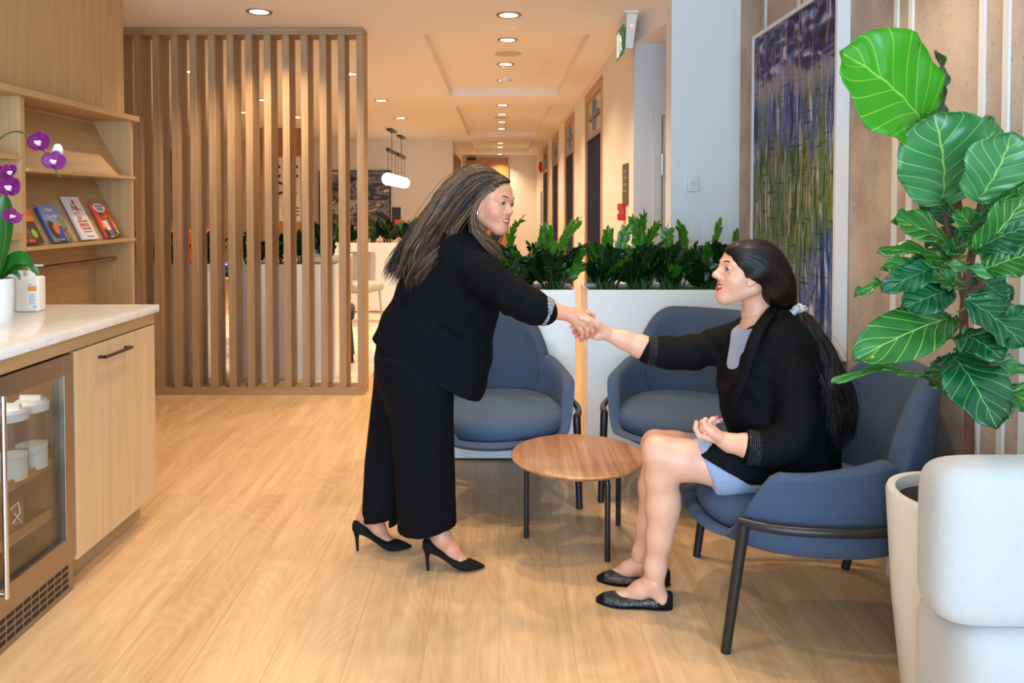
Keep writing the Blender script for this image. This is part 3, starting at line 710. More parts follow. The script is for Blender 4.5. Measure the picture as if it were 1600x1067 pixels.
def c_red2(root, W, h, t):
    art(root, W, h, t, [(RC(0, 1, .0, .25), (50, 35, 35)), (RC(.5, 1, .25, .62), (225, 110, 45)), (ov(.45, .88, .42, .12), (240, 236, 230)), (ov(.45, .8, .3, .07), (240, 236, 230)), (ov(.36, .6, .15, .14), (24, 18, 18)), (ov(.37, .6, .09, .09), (150, 85, 52)),
        ([(.2, .5), (.5, .5), (.55, .2), (.3, .2)], (232, 206, 190)), ([(.3, .2), (.6, .24), (.62, .04), (.35, .04)], (95, 105, 125)), (ov(.68, .48, .12, .12), (24, 18, 18)), (ov(.67, .48, .07, .07), (160, 92, 58)), ([(.58, .38), (.75, .38), (.84, .16), (.6, .16)], (130, 40, 130)),
        (ov(.88, .16, .08, .08), (130, 190, 50)), (RC(.12, .24, .3, .5), (220, 170, 80)), (ov(.7, .05, .1, .02), (220, 80, 90)), (RC(.25, .5, .01, .03), (220, 215, 210))],
        [('My Brother and', .45, .9, .06, (80, 60, 120), 0), ('OTIS', .42, .78, .12, (150, 110, 90), 0)])
book(3.42, 3.60, .26, 0, c_red, 'orange and red picture book, leftmost on the lower ledge', cov=srgb(222, 80, 62), spine=srgb(200, 90, 50))
book(3.675, 3.845, .205, 0, c_blue, 'blue picture book with a child raising one arm', cov=srgb(116, 150, 205), spine=srgb(60, 90, 170))
book(3.935, 4.085, .255, 0, c_white, 'white picture book with orange title lettering', cov=srgb(232, 226, 224), spine=srgb(214, 208, 216))
book(4.175, 4.33, .215, 0, c_red2, 'red picture book with two girls, rightmost on the lower ledge', cov=srgb(222, 70, 56), spine=srgb(232, 80, 60))

# ------------------------------------------------------------------ counter, cabinet and fridge
XF = -1.545; YE = 3.345; YF = 2.70; ZT = at(240, 476, YE).z
ct = tag(MB().rbox(XB + .21, XF + .018, 1.2, YE + .012, ZT - .032, ZT, .003, 2).build('countertop', M['marble']), 'white quartz countertop with faint grey veins', 'countertop')
cb = empty('base_cabinet', (XF, YE, 0)); tag(cb, 'pale oak base cabinet with one door, at the counter end', 'cabinet')
zb = ZT - .032
def cbx(name, x0, x1, y0, y1, z0, z1, m, bev=.001): return MB().box(x0 - XF, x1 - XF, y0 - YE, y1 - YE, z0, z1).build(name, m, cb, smooth=False, bevel=bev)
cbx('body', -2.15, XF - .022, YF + .01, YE, .10, zb - .001, M['oak'])
cbx('apron', XF - .022, XF, 1.2, YE, zb - .05, zb - .001, M['oak_y'])
cbx('toe_kick', -2.15, XF - .07, YF + .01, YE - .01, 0, .10, M['oak_y'])
cd = cbx('door', XF - .02, XF, YF + .012, YE - .002, .105, zb - .056, M['oak_pale'])
hz_ = at(170, 548, 3.0).z
mb = MB().tube([(0, -.47, hz_), (.03, -.47, hz_), (.03, -.30, hz_), (0, -.30, hz_)], .006, 8)
h = MB().box(0.0, .028, -.475, -.463, hz_ - .005, hz_ + .005).box(0.0, .028, -.275, -.263, hz_ - .005, hz_ + .005).box(.022, .032, -.475, -.263, hz_ - .005, hz_ + .005).build('handle', M['black_metal'], cd, smooth=False)

fr = empty('undercounter_fridge', (XF, YF, 0)); tag(fr, 'glass-door stainless undercounter fridge beside the oak cabinet', 'fridge')
FW = .60; y1 = 0; y0 = -FW; ztop = at(126, 548, YF).z; zbt = .125
def fb(name, x0, x1, ya, yb, z0, z1, m, parent=fr, bev=.0015): return MB().box(x0, x1, ya, yb, z0, z1).build(name, m, parent, smooth=False, bevel=bev)
BR = plain('fridge_inner', srgb(168, 128, 88), .4)
bd = MB().box(-.58, -.56, y0, y1, .1, ztop).box(-.58, -.05, y0, y0 + .02, .1, ztop).box(-.58, -.05, y1 - .02, y1, .1, ztop).box(-.58, -.05, y0 + .02, y1 - .02, .1, .13).box(-.58, -.05, y0 + .02, y1 - .02, ztop - .02, ztop)
bd.build('body', BR, fr, smooth=False)
dr = MB().box(-.045, 0, y0, y0 + .055, zbt, ztop - .008).box(-.045, 0, y1 - .055, y1, zbt, ztop - .008).box(-.045, 0, y0 + .055, y1 - .055, ztop - .078, ztop - .008).box(-.045, 0, y0 + .055, y1 - .055, zbt, zbt + .085)
dr = dr.build('door', M['steel'], fr, smooth=False, bevel=.002)
fb('pane', -.028, -.018, y0 + .056, y1 - .056, zbt + .086, ztop - .079, M['glass'], dr, 0)
MB().tube([(.045, y0 + .15, zbt + .08), (.045, y0 + .15, ztop - .05)], .008, 14).tube([(0, y0 + .15, zbt + .09), (.045, y0 + .15, zbt + .09)], .006, 8).tube([(0, y0 + .15, ztop - .07), (.045, y0 + .15, ztop - .07)], .006, 8).build('handle', M['chrome'], dr)
gk = MB().box(-.07, -.012, y0, y1, 0.0, zbt - .005)
gk.build('grille_base', M['steel'], fr, smooth=False)
mb = MB()
for r_ in range(4):
    for c_ in range(13):
        ya = y0 + .02 + c_ * .043; mb.box(-.013, -.0105, ya, ya + .034, .022 + r_ * .023, .036 + r_ * .023)
mb.build('grille_slot', M['dark'], fr, smooth=False)
shz = (.60 - .02, .36)
for k in (.480, .30):
    s_ = fb('shelf', -.55, -.06, y0 + .022, y1 - .022, k, k + .006, M['clear'], fr, 0)
    fb('shelf_front', -.062, -.05, y0 + .022, y1 - .022, k - .012, k + .022, wood('shelf_trim_%d' % int(k * 100), srgb(190, 145, 96), srgb(160, 115, 72), 'y'), fr)
fl_ = bpy.data.lights.new('fridge_lamp', 'AREA'); fl_.size = .3; fl_.energy = 1.3; fl_.color = (1, .9, .78)
flo = bpy.data.objects.new('fridge_lamp', fl_); COL.objects.link(flo); flo.location = (XF - .22, YF - .3, ztop - .025)
MILK = plain('milk', (.85, .83, .78), .35)
def pitcher(px, py, X, label):
    a = at(px, py, 1.0) - Vector((0, 0, CAMZ)); s = X / a.x; y = a.y * s
    root = empty('milk_pitcher', (X, y, .4865)); tag(root, label, 'pitcher', 'milk pitchers in the fridge')
    r = .052
    MB().lathe([(r, 0), (r * 1.02, .215)], n=28, cap1=False).build('jug', M['clear'], root)
    MB().lathe([(r * .94, .004), (r * .95, .085)], n=28).build('milk', MILK, root)
    ld = MB().lathe([(r * 1.06, .203), (r * 1.08, .230), (r * .9, .240)], n=28)
    ld.box(-r * .35, r * .35, -r * 1.5, -r * .8, .215, .232); ld.box(-r * .7, r * .7, -.006, .006, .235, .257)
    ld.build('lid', M['plastic_white'], root)
pitcher(50, 733, XF - .085, 'right milk pitcher with a white lid on the upper fridge shelf')
pitcher(17, 750, XF - .085, 'left milk pitcher with a white lid on the upper fridge shelf')
bgd = empty('paper_bag', (XF - .125, 2.47, .3065)); tag(bgd, 'brown bag with white scribble on the lower fridge shelf', 'bag')
MB().rings([[(-.05, -.04, 0), (.05, -.04, 0), (.05, .06, 0), (-.05, .06, 0)], [(-.045, -.04, .1), (.045, -.04, .1), (.045, .058, .1), (-.045, .058, .1)], [(-.01, -.04, .16), (.01, -.04, .16), (.01, .05, .16), (-.01, .05, .16)]]).build('sack', plain('kraft', srgb(165, 120, 82), .8), bgd, smooth=False)
MB().tube([(.054, -.02, .09), (.054, .02, .10), (.054, .03, .06), (.054, -.01, .04), (.054, .04, .02), (.054, .0, .07)], .0025, 6).build('scribble', M['plastic_white'], bgd)

# things on the counter
def on_counter(px, py): return ground(px, py, ZT)
p = on_counter(48, 486)
bt = empty('sanitizer_bottle', (p.x, p.y, ZT), R(8)); tag(bt, 'white rectangular bottle with orange and white label on counter', 'bottle')
MB().rbox(-.048, .048, -.035, .035, 0, .148, .012).build('bottle', plain('milky_plastic', (.80, .78, .74), .35), bt)
MB().lathe([(.02, .145), (.02, .165), (.012, .17), (.012, .19)], n=18).build('cap', M['plastic_white'], bt)
MB().box(-.006, .006, -.006, .05, .188, .196, Matrix.Rotation(R(-90), 4, 'Z')).build('pump', M['plastic_white'], bt, smooth=False)
lb_ = MB().box(.004, .042, -.0362, -.034, .015, .128).build('label_sheet', pmat((240, 242, 243)), bt, smooth=False)
mb = MB().box(.006, .040, -.0368, -.035, .088, .108); mb.build('orange_band', pmat((240, 160, 60)), lb_, smooth=False)
mb = MB()
for k in range(9): mb.box(.009, .036 - (k % 3) * .004, -.0368, -.035, .034 + k * .0052, .0358 + k * .0052)
mb.box(.026, .038, -.0368, -.035, .02, .025); mb.box(.009, .02, -.0368, -.035, .113, .117)
mb.build('fine_print', pmat((150, 158, 165)), lb_, smooth=False)
p = on_counter(22, 487)
tg = empty('paper_card', (p.x - .01, p.y + .03, ZT), R(10)); tag(tg, 'white card standing between orchid pot and bottle', 'card')
MB().box(-.03, .03, -.001, .001, 0, .17).build('card', pmat((238, 238, 242)), tg, smooth=False)
MB().box(.012, .028, -.002, -.0005, .012, .024).build('mark', pmat((40, 30, 40)), tg, smooth=False)
# ================================================================== orchid
ORCH = plain('orchid_petal', srgb(120, 6, 104), .5, var=.25, vscale=40)
ORCW = plain('orchid_white', (.85, .72, .82), .5)
ORCL = plain('orchid_leaf', srgb(30, 96, 30), .3, var=.2, vscale=10)
STEM = plain('orchid_stem', srgb(70, 96, 40), .5)
p = at(2, 500, 2.86); op = empty('potted_orchid', (p.x - .02, 2.86, ZT)); tag(op, 'magenta moth orchid in a white pot on the counter', 'potted plant')
MB().lathe([(.050, 0), (.055, .02), (.062, .155), (.064, .165), (.058, .165), (.056, .14)], n=36, cap1=False).build('pot', M['plastic_white'], op)
MB().lathe([(.057, .140), (.03, .158), (.001, .162)], n=20, cap0=False).build('bark', plain('bark_mix', srgb(110, 80, 50), .9, bump=1, bscale=120), op)
def o_loc(px, py, Y=2.86): q = at(px, py, Y); return Vector((q.x - op.location.x, Y - 2.86, q.z - ZT))
def strap(pts, w, m, name, parent, droop=0):
    """strap leaf along pts with width w"""
    mb = MB(); n = len(pts); rings = []
    pts = [Vector(q) for q in pts]
    for i, q in enumerate(pts):
        t = i / (n - 1); d = (pts[min(i + 1, n - 1)] - pts[max(i - 1, 0)]).normalized()
        s = d.cross(Vector((0, -.75, .65))).normalized(); up = s.cross(d).normalized()
        ww = w * (math.sin(math.pi * min(1, t * .9 + .09)) ** .6) + .001
        rings.append([q - s * ww + up * ww * .25, q - s * ww * .5 + up * ww * .06, q, q + s * ww * .5 + up * ww * .06, q + s * ww + up * ww * .25,
                      q + s * ww * .5 + up * ww * .06 - up * .003, q - up * .004, q - s * ww * .5 + up * ww * .06 - up * .003])
    mb.rings(rings); return mb.build(name, m, parent, angle=70)
def bez(a, b, c, n=10): return [Vector(a) * (1 - t) ** 2 + Vector(b) * 2 * t * (1 - t) + Vector(c) * t ** 2 for t in [i / (n - 1) for i in range(n)]]
strap(bez((0, 0, .15), o_loc(25, 388), o_loc(46, 412), 12), .036, ORCL, 'leaf', op)
strap(bez((0, 0, .15), o_loc(40, 400, 2.9), o_loc(60, 428, 2.92), 12), .018, ORCL, 'leaf', op)
strap(bez((0, 0, .16), o_loc(15, 350), o_loc(8, 305), 12), .04, ORCL, 'leaf', op)
strap(bez((0, 0, .15), o_loc(26, 412), o_loc(31, 437), 8), .010, ORCL, 'leaf', op)
strap(bez((0, 0, .15), o_loc(-30, 390), o_loc(-50, 420), 12), .034, ORCL, 'leaf', op)
s1 = bez(o_loc(-50, 300), o_loc(0, 180), o_loc(44, 212), 16) + bez(o_loc(44, 212), o_loc(75, 235), o_loc(93, 277), 10)[1:]
MB().tube([(0, 0, .15), o_loc(-30, 380)] + s1, .0035, 8).build('flower_stem', STEM, op)
MB().tube(bez((0, 0, .15), o_loc(22, 360), o_loc(0, 300), 14), .003, 8).build('flower_stem', STEM, op)
MB().tube(bez((0, 0, .15), o_loc(-10, 355), o_loc(60, 320, 2.9), 14), .0016, 6).build('air_root', plain('root_brown', srgb(150, 90, 50), .7), op)
def flower(c, s, yaw, tilt, roll=0):
    root = MB(); xf = Matrix.Translation(c) @ Euler((tilt, roll, yaw), 'XYZ').to_matrix().to_4x4()
    def petal(a, L, W, lift=0, cup=.15):
        n = 9; rings = []
        for i in range(n):
            t = i / (n - 1); r = L * t; ww = W * math.sin(math.pi * min(1, t * .93 + .05)) ** .55 + .0005
            row = []
            for k in range(7):
                u = -1 + 2 * k / 6
                x = ww * u * 1.0; z = r
                y = -lift * t - cup * s * (t * t) * .25 + cup * s * u * u * .12
                row.append((x * math.cos(a) + z * math.sin(a), y, -x * math.sin(a) + z * math.cos(a)))
            rings.append(row)
        vs = [q for r_ in rings for q in r_]; fs = [(i * 7 + j, i * 7 + j + 1, (i + 1) * 7 + j + 1, (i + 1) * 7 + j) for i in range(n - 1) for j in range(6)]
        root.add(vs, fs, xf)
    root.mat(0)
    petal(0, s * .52, s * .24); petal(R(140), s * .46, s * .22); petal(R(-140), s * .46, s * .22)
    petal(R(85), s * .56, s * .36, .003); petal(R(-85), s * .56, s * .36, .003)
    root.mat(1); root.sphere((0, -.006, -s * .08), (s * .10, .012, s * .14), 12, 8, xf)
    root.mat(0); root.sphere((0, -.012, -s * .24), (s * .07, .01, s * .10), 10, 6, xf)
    root.mat(1)
    for a_ in (1, -1): root.sphere((a_ * s * .1, -.010, -s * .02), (s * .05, .008, s * .08), 8, 6, xf)
    f = root.build('flower', [ORCH, ORCW], op, angle=80)
    md = f.modifiers.new('thick', 'SOLIDIFY'); md.thickness = .0012
flower(o_loc(62, 222, 2.84), .082, R(-5), R(-5)); flower(o_loc(85, 252, 2.84), .078, R(10), R(-8), R(10))
flower(o_loc(16, 292, 2.82), .085, R(-8), R(-5)); flower(o_loc(18, 338, 2.84), .062, R(50), R(-15), R(20)); flower(o_loc(12, 268, 2.85), .06, R(60), R(20), R(-30)); flower(o_loc(-10, 270, 2.88), .08, R(0), 0)
bd_ = MB().sphere((0, 0, 0), (.02, .016, .026), 14, 10, Matrix.Translation(o_loc(90, 235, 2.87))); bd_.build('bud', ORCW, op)

# ================================================================== armchairs
def armchair_proto():
    root = empty('lounge_armchair', (0, 0, 0))
    n = 96
    def plan(th, rx=.37, ry=.345, e=2.6):
        c, s = math.cos(th), math.sin(th)
        k = (abs(c) ** e + abs(s) ** e) ** (-1 / e)
        st = 1.17 if (ry == .345 and s < 0) else 1.0
        return rx * k * c, ry * k * s * (1 + (st - 1) * abs(s))
    def sm(t): t = max(0, min(1, t)); return t * t * (3 - 2 * t)
    def rim(th):
        # th: -90 deg = front, 90 = back
        a = abs(((math.degrees(th) + 90 + 180) % 360) - 180)      # angle from the front
        lo = .345; arm = .565 + .075 * sm((a - 60) / 90)
        return lo + (arm - lo) * sm((a - 40) / 24) - (arm - .40) * sm((a - 118) / 14)
    rings = []
    prof = [(.28, .285), (.62, .288), (.80, .300), (.90, .322), (.945, .35)]
    ths = [2 * math.pi * k / n for k in range(n)]
    for r, z in prof: rings.append([(plan(t)[0] * r, plan(t)[1] * r, z) for t in ths])
    for k in (.25, .5, .75, .93):
        rings.append([(plan(t)[0] * (.945 + .055 * k), plan(t)[1] * (.945 + .055 * k), .352 + (rim(t) - .352) * k) for t in ths])
    T = .155   # wall thickness as a share of the plan radius
    for da, dz in ((.0, .006), (.03, .018), (.075, .024), (.12, .018), (.15, .004)):
        rings.append([(plan(t)[0] * (1.0 - da), plan(t)[1] * (1.0 - da), rim(t) - .012 + dz) for t in ths])
    for k in (.75, .4, .1):
        rings.append([(plan(t)[0] * (.83 + .02 * k), plan(t)[1] * (.83 + .02 * k), .34 + (rim(t) - .012 - .34) * k) for t in ths])
    MB().rings(rings, True, True).build('shell', M['blue_fabric'], root, angle=80)
    # tall backrest panel wrapping the rear outside of the shell
    rg = []; m = 41; A = 62
    for i in range(m):
        a = -A + 2 * A * i / (m - 1); th = R(90 + a); x, y = plan(th, .385, .365, 2.5)
        nx, ny = x / .385, y / .365; l = math.hypot(nx, ny); nx /= l; ny /= l
        e = abs(a) / A
        top = .38 + (.845 - .38) * (1 - max(0, (e - .42) / .58) ** 2.6 * 1.0) ** .5 if e < 1 else .39
        top = max(top, .40)
        zb_ = .385
        ring = []
        def P(off, z):
            lean = -.012 + .050 * max(0, (z - .45)) / .4
            sh = 1 - .16 * max(0, (z - .60)) / .25 * min(1, e * 1.2)
            return (x * sh + nx * (lean - off), y + ny * (lean - off) + .0, z)
        zs = [zb_ + (top - zb_) * q for q in (0, .2, .4, .6, .8, .93)]
        for z in zs: ring.append(P(0, z))
        ring += [P(.010, top + .012), P(.035, top + .020), P(.062, top + .010)]
        for z in zs[::-1]: ring.append(P(.075 if z > .5 else .05, z))
        rg.append(ring)
    # round the two ends
    def shrink(r_, f): c = sum((Vector(q) for q in r_), Vector()) / len(r_); return [c + (Vector(q) - c) * f for q in r_]
    MB().rings([shrink(rg[0], .5)] + rg + [shrink(rg[-1], .5)]).build('backrest', M['blue_fabric'], root, angle=80)
    # seat cushion
    rg = []
    for r, z in ((.3, .340), (.80, .340), (.855, .350), (.875, .378), (.865, .408), (.82, .430), (.72, .442), (.4, .452), (.1, .454)):
        rg.append([(plan(t)[0] * r, plan(t)[1] * r - .014 * (1 if math.sin(t) < 0 else 0) * abs(math.sin(t)) * r, z + .006 * (1 if math.sin(t) < 0 else 0) * abs(math.sin(t)) * r) for t in ths])
    MB().rings(rg).build('seat_cushion', M['blue_fabric'], root, angle=80)
    pp = [(plan(t)[0] * .85, plan(t)[1] * .85 - .010 * (1 if math.sin(t) < 0 else 0), .372 + 0 * t) for t in [R(-90) + 2 * math.pi * k / 96 for k in range(97)]]
    MB().tube(pp, .0035, 6).build('piping', M['blue_fabric'], root)
    # steel bar round the outside, and four splayed legs
    pts = []
    for k in range(41):
        th = R(-40 + 260 * k / 40); x, y = plan(th, .392, .400, 2.5); pts.append((x, y, .415 + .02 * math.sin(math.pi * k / 40)))
    MB().tube(pts, .0155, 10).build('frame_bar', M['black_metal'], root)
    for sx in (-1, 1):
        a = Vector(plan(R(-90 + sx * 52), .392, .40, 2.5)).to_3d(); a.z = .415
        MB().tube([a, Vector((sx * .325, -.315, 0))], [.0185, .0155], 14).build('leg', M['black_metal'], root)
        a = Vector(plan(R(90 - sx * 38), .392, .40, 2.5)).to_3d(); a.z = .43
        MB().tube([a, Vector((sx * .29, .24, 0))], [.0185, .0155], 14).build('leg', M['black_metal'], root)
    return root
CH = armchair_proto()
CH.location = (1.063, 2.600, 0); CH.rotation_euler.z = R(-97)
tag(CH, 'blue-grey armchair the seated woman sits in', 'armchair', 'armchairs round the low table')
c2 = copy_tree(CH); c2.location = (-.02, 3.66, 0); c2.rotation_euler.z = R(14); tag(c2, 'blue-grey armchair behind the standing woman, in front of the left white planter', 'armchair')
c3 = copy_tree(CH); c3.location = (.92, 3.62, 0); c3.rotation_euler.z = R(-30); tag(c3, 'empty blue-grey armchair behind the handshake, in front of the right planter', 'armchair')

# ================================================================== round table
tb = empty('round_side_table', (.325, 3.085, 0)); tag(tb, 'low round walnut table with thin black legs between the chairs', 'table')
MB().lathe([(.0, .340), (.225, .340), (.262, .352), (.272, .360), (.277, .366), (.272, .371), (.262, .373), (.0, .373)], n=72, cap0=False, cap1=False).build('tabletop', M['walnut'], tb)
for (lx, ly) in ((.107 + .008, 3.13), (.427, 2.92), (.523, 3.256), ):
    d = Vector((lx - .325, ly - 3.085, 0)); u = d.normalized()
    MB().tube([u * .05 + Vector((0, 0, .333)), u * (d.length - .03) + Vector((0, 0, .333)), u * (d.length - .008) + Vector((0, 0, .328)), u * d.length + Vector((0, 0, .305)), u * d.length + Vector((0, 0, .0))], .0115, 12).build('leg', M['black_metal'], tb)

# ================================================================== planters with ZZ plants
def planter(x0, x1, y0, y1, z, label, group='white planter troughs'):
    r = empty('planter_trough', ((x0 + x1) / 2, (y0 + y1) / 2, 0)); tag(r, label, 'planter', group)
    a, b = (x1 - x0) / 2, (y1 - y0) / 2
    MB().box(-a, a, -b, -b + .012, .012, z).box(-a, a, b - .012, b, .012, z).box(-a, -a + .012, -b + .012, b - .012, .012, z).box(a - .012, a, -b + .012, b - .012, .012, z).box(-a + .012, a - .012, -b + .012, b - .012, .012, .03).build('box', M['gloss_white'], r, smooth=False, bevel=.0015)
    MB().box(-a + .004, a - .004, -b + .004, b - .004, 0, .012).build('plinth', M['dark'], r, smooth=False)
    MB().box(-a + .012, a - .012, -b + .012, b - .012, z - .06, z - .02).build('soil', M['soil'], r, smooth=False)
    return r
def leaf_mat(name, c1, c2, rough=.3, trans=0.0):
    m = plain(name, c1, rough, var=.35, vscale=14)
    b = m.node_tree.nodes['Principled BSDF']
    if trans:
        nt = m.node_tree; t = N(nt, 'ShaderNodeBsdfTranslucent'); t.inputs['Color'].default_value = c4(c2)
        mx = N(nt, 'ShaderNodeMixShader'); mx.inputs[0].default_value = trans
        nt.links.new(b.outputs[0], mx.inputs[1]); nt.links.new(t.outputs[0], mx.inputs[2]); nt.links.new(mx.outputs[0], nt.nodes['Material Output'].inputs['Surface'])
    return m
ZD = leaf_mat('zz_leaf_dark', srgb(16, 48, 14), None, .25)
ZL = leaf_mat('zz_leaf_young', srgb(54, 116, 20), srgb(90, 160, 30), .3, .15)
ZS = plain('zz_stem', srgb(40, 78, 26), .4)
def zz_stem(mb, base, top, bow, rnd, young, s=1.0):
    base = Vector(base); top = Vector(top); mid = (base + top) / 2 + Vector(bow)
    pts = bez(base, mid, top, 14)
    mb.mat(2).tube(pts, [.0065 - .005 * i / 13 for i in range(14)], 6)
    n = rnd.randint(11, 15); side = Vector((rnd.uniform(-1, 1), rnd.uniform(-1, 1), 0)).normalized()
    side = Vector((side.x, side.y * .6, 0)).normalized()
    for i in range(n * 2 + 1):
        t = .28 + .72 * (i // 2) / n
        if i == n * 2: t = 1
        k = min(12, int(t * 13)); fr_ = t * 13 - k; p = pts[k].lerp(pts[k + 1], fr_)
        d = (pts[k + 1] - pts[k]).normalized()
        sd = side - d * side.dot(d); sd.normalize()
        sg = 1 if i % 2 else -1
        ax = (d * .75 + sd * sg * .8 + Vector((0, 0, .1))).normalized() if i < n * 2 else d
        ax = (ax + Vector((rnd.uniform(-.15, .15), rnd.uniform(-.15, .15), rnd.uniform(-.15, .15)))).normalized()
        L = s * (.058 - .024 * abs(t - .5)) * rnd.uniform(.8, 1.15); Wd = L * .25
        nn = d.cross(ax); nn = nn.normalized() if nn.length > .1 else Vector((0, -1, 0))
        w_ = ax.cross(nn).normalized()
        cv = nn * L * .10
        vs = [p, p + ax * L * .3 - w_ * Wd + cv * .6, p + ax * L * .3, p + ax * L * .3 + w_ * Wd + cv * .6, p + ax * L * .65 - w_ * Wd * .9 + cv, p + ax * L * .65 + cv * .4, p + ax * L * .65 + w_ * Wd * .9 + cv, p + ax * L]
        mb.mat(1 if (young and t > .45) else 0)
        mb.add(vs, [(0, 2, 1), (0, 3, 2), (1, 2, 5, 4), (2, 3, 6, 5), (4, 5, 7), (5, 6, 7)])
def zz_plant(cx, cy, z, stems, spread, hgt, seed, label, group, s=1.0, special=(), yr=.10):
    rnd = random.Random(seed); mb = MB()
    for i in range(stems):
        a = rnd.uniform(0, 6.283); r = rnd.uniform(.3, 1) * spread
        b = Vector((rnd.uniform(-.05, .05), rnd.uniform(-.04, .04), 0))
        h = hgt * rnd.uniform(.35, .95)
        t = b + Vector((math.cos(a) * r, math.sin(a) * r * .75, h))
        zz_stem(mb, b, t, (-math.cos(a) * r * .15, -math.sin(a) * r * .1, h * .15), rnd, rnd.random() < .22, s)
    for (tx, ty, tz, bx) in special:
        zz_stem(mb, Vector((rnd.uniform(-.04, .04), 0, 0)), Vector((tx, ty, tz)), (bx, 0, tz * .25), rnd, True, s)
    o = mb.build('zz_plant', [ZD, ZL, ZS], angle=80, loc=(cx, cy, z))
    return tag(o, label, 'plant', group)
YP = 4.09; PD = .34; zp = at(1000, 453, YP).z
pr0 = at(899, 453, YP).x
planter(-.52, pr0, YP, YP + PD, zp, 'white planter trough behind the standing woman, left of the gap')
pl0 = at(918, 453, YP).x
planter(pl0, 1.45, YP, YP + PD, zp, 'white planter trough right of the gap, in front of the white end wall')
gp = 'zz plants in the near planters'
zs_ = zp - .022; yc = YP + PD / 2
for i, (x, sp_, lab) in enumerate([(-.36, (), 'leafy dark green plant hidden mostly behind the standing woman'),
        (-.12, (), 'leafy dark green plant beside the standing woman shoulder, left planter'),
        (.10, ((.02, -.05, .40, -.12), (.16, .02, .36, .12)), 'plant with a tall arching stem before the standing woman face'),
        (.31, ((.14, -.04, .40, -.02), (-.03, .0, .34, .0), (.15, .0, .22, .1)), 'plant with bright upright tips at the right end of the left planter')]):
    zz_plant(x, yc, zs_, 26, .19, .27, 10 + i, lab, gp, special=sp_)
for i, (x, sp_, lab) in enumerate([(.62, ((.10, -.02, .34, .0), (-.10, 0, .25, -.05), (0, 0, .33, 0)), 'leafy plant at the left end of the right planter'),
        (.80, ((.02, 0, .42, .02), (.10, 0, .37, 0), (-.03, 0, .40, 0)), 'plant with the tallest bright tips, second in the right planter'),
        (.98, ((.05, 0, .36, .05), (-.02, 0, .34, 0)), 'leafy plant below the thermostat'),
        (1.16, ((.09, 0, .37, .05),), 'leafy plant with a tall tip left of the seated woman head'),
        (1.33, ((.02, 0, .32, .0),), 'leafy plant behind the seated woman head')]):
    zz_plant(x, yc, zs_, 26, .18, .27, 30 + i, lab, gp, special=sp_)
# behind the screen
pA = at(356, 413, 6.0)
planter(at(362, 413, 6.0).x, at(523, 413, 6.0).x, 6.0, 6.35, pA.z, 'white planter trough behind the right half of the slatted screen')
planter(-3.3, at(322, 413, 6.0).x, 6.0, 6.35, pA.z, 'white planter trough behind the left half of the slatted screen')
xa, xb = at(362, 413, 6.0).x, at(523, 413, 6.0).x
for i in range(4):
    zz_plant(xa + .1 + (xb - xa - .2) * i / 3, 6.17, pA.z - .022, 14, .15, .30 if i < 3 else .38, 50 + i, ['leafy plant behind the screen, left end of the right-hand trough', 'leafy plant behind the screen, second in the right-hand trough', 'leafy plant behind the screen, third in the right-hand trough', 'tallest leafy plant behind the screen, right end of its trough'][i], 'zz plants behind the screen')
for i in range(3):
    zz_plant(-3.05 + .33 * i, 6.17, pA.z - .022, 14, .15, .30, 60 + i, ['leafy plant behind the leftmost slats', 'leafy plant behind the third slat from the left', 'leafy plant at the right end of the left-hand trough'][i], 'zz plants behind the screen')
# far planter
YQ = 9.85; q0 = at(505, 379, YQ); q1 = at(700, 379, YQ)
planter(q0.x, q1.x, YQ, YQ + .38, q0.z, 'long white planter in the far lounge below the abstract painting')
for i in range(7):
    zz_plant(q0.x + .15 + i * (q1.x - q0.x - .3) / 6, YQ + .19, q0.z - .022, 13, .2, .34, 70 + i, 'leafy plant in the far lounge planter, %s from its left end' % ['first', 'second', 'third', 'fourth', 'fifth', 'sixth', 'seventh'][i], 'zz plants in the far planter', 1.15)

# far lounge: rug, white chairs, dark chair, small table, panels
tag(MB().box(-4.6, -1.05, 5.75, 9.6, 0, .012).build('rug', M['rug'], bevel=.004), 'mottled grey-beige wool rug in the far lounge', 'rug')
def far_chair(x, y, rz, m, label, w=.5):
    r = empty('tub_chair', (x, y, 0), rz); tag(r, label, 'chair')
    MB().rbox(-w / 2, w / 2, -.25, .25, .38, .50, .05, 4).build('seat', m, r)
    rg = []
    for z, k in ((.40, .96), (.42, 1), (.78, 1.04), (.83, 1.0), (.845, .94)):
        ring = []
        for i in range(25):
            t = R(-20 + 220 * i / 24); ring.append((math.cos(t) * w * .56 * k, math.sin(t) * .30 * k, z))
        for i in range(25):
            t = R(200 - 220 * i / 24); ring.append((math.cos(t) * w * .44 * k, math.sin(t) * .21 * k, z))
        rg.append(ring)
    MB().rings(rg).build('backrest', m, r, angle=60)
    for sx in (-1, 1):
        for sy in (-1, 1): MB().tube([(sx * w * .38, sy * .2, .4), (sx * w * .42, sy * .23, .013)], .013, 8).build('leg', m, r)
    return r
far_chair(-1.70, 8.9, R(70), M['cream_fabric'], 'white tub chair in front of the far planter')
far_chair(-2.42, 9.3, R(60), M['cream_fabric'], 'white tub chair farther left, half behind the screen end')
fc = far_chair(-1.56, 6.75, R(100), plain('dark_fabric', (.03, .033, .045), .8), 'dark tub chair just behind the screen end post', .46)
ft = empty('cafe_table', (-2.12, 8.45, 0)); tag(ft, 'small round wood-topped table beside the white tub chairs', 'table')
MB().lathe([(.0, .47), (.20, .47), (.20, .50), (0, .50)], n=32, cap0=False, cap1=False).build('tabletop', M['oak'], ft)
MB().cyl((0, 0, .02), .02, .45).lathe([(.16, .012), (.16, .02), (.02, .03)], n=24).build('pedestal', M['plastic_white'], ft)
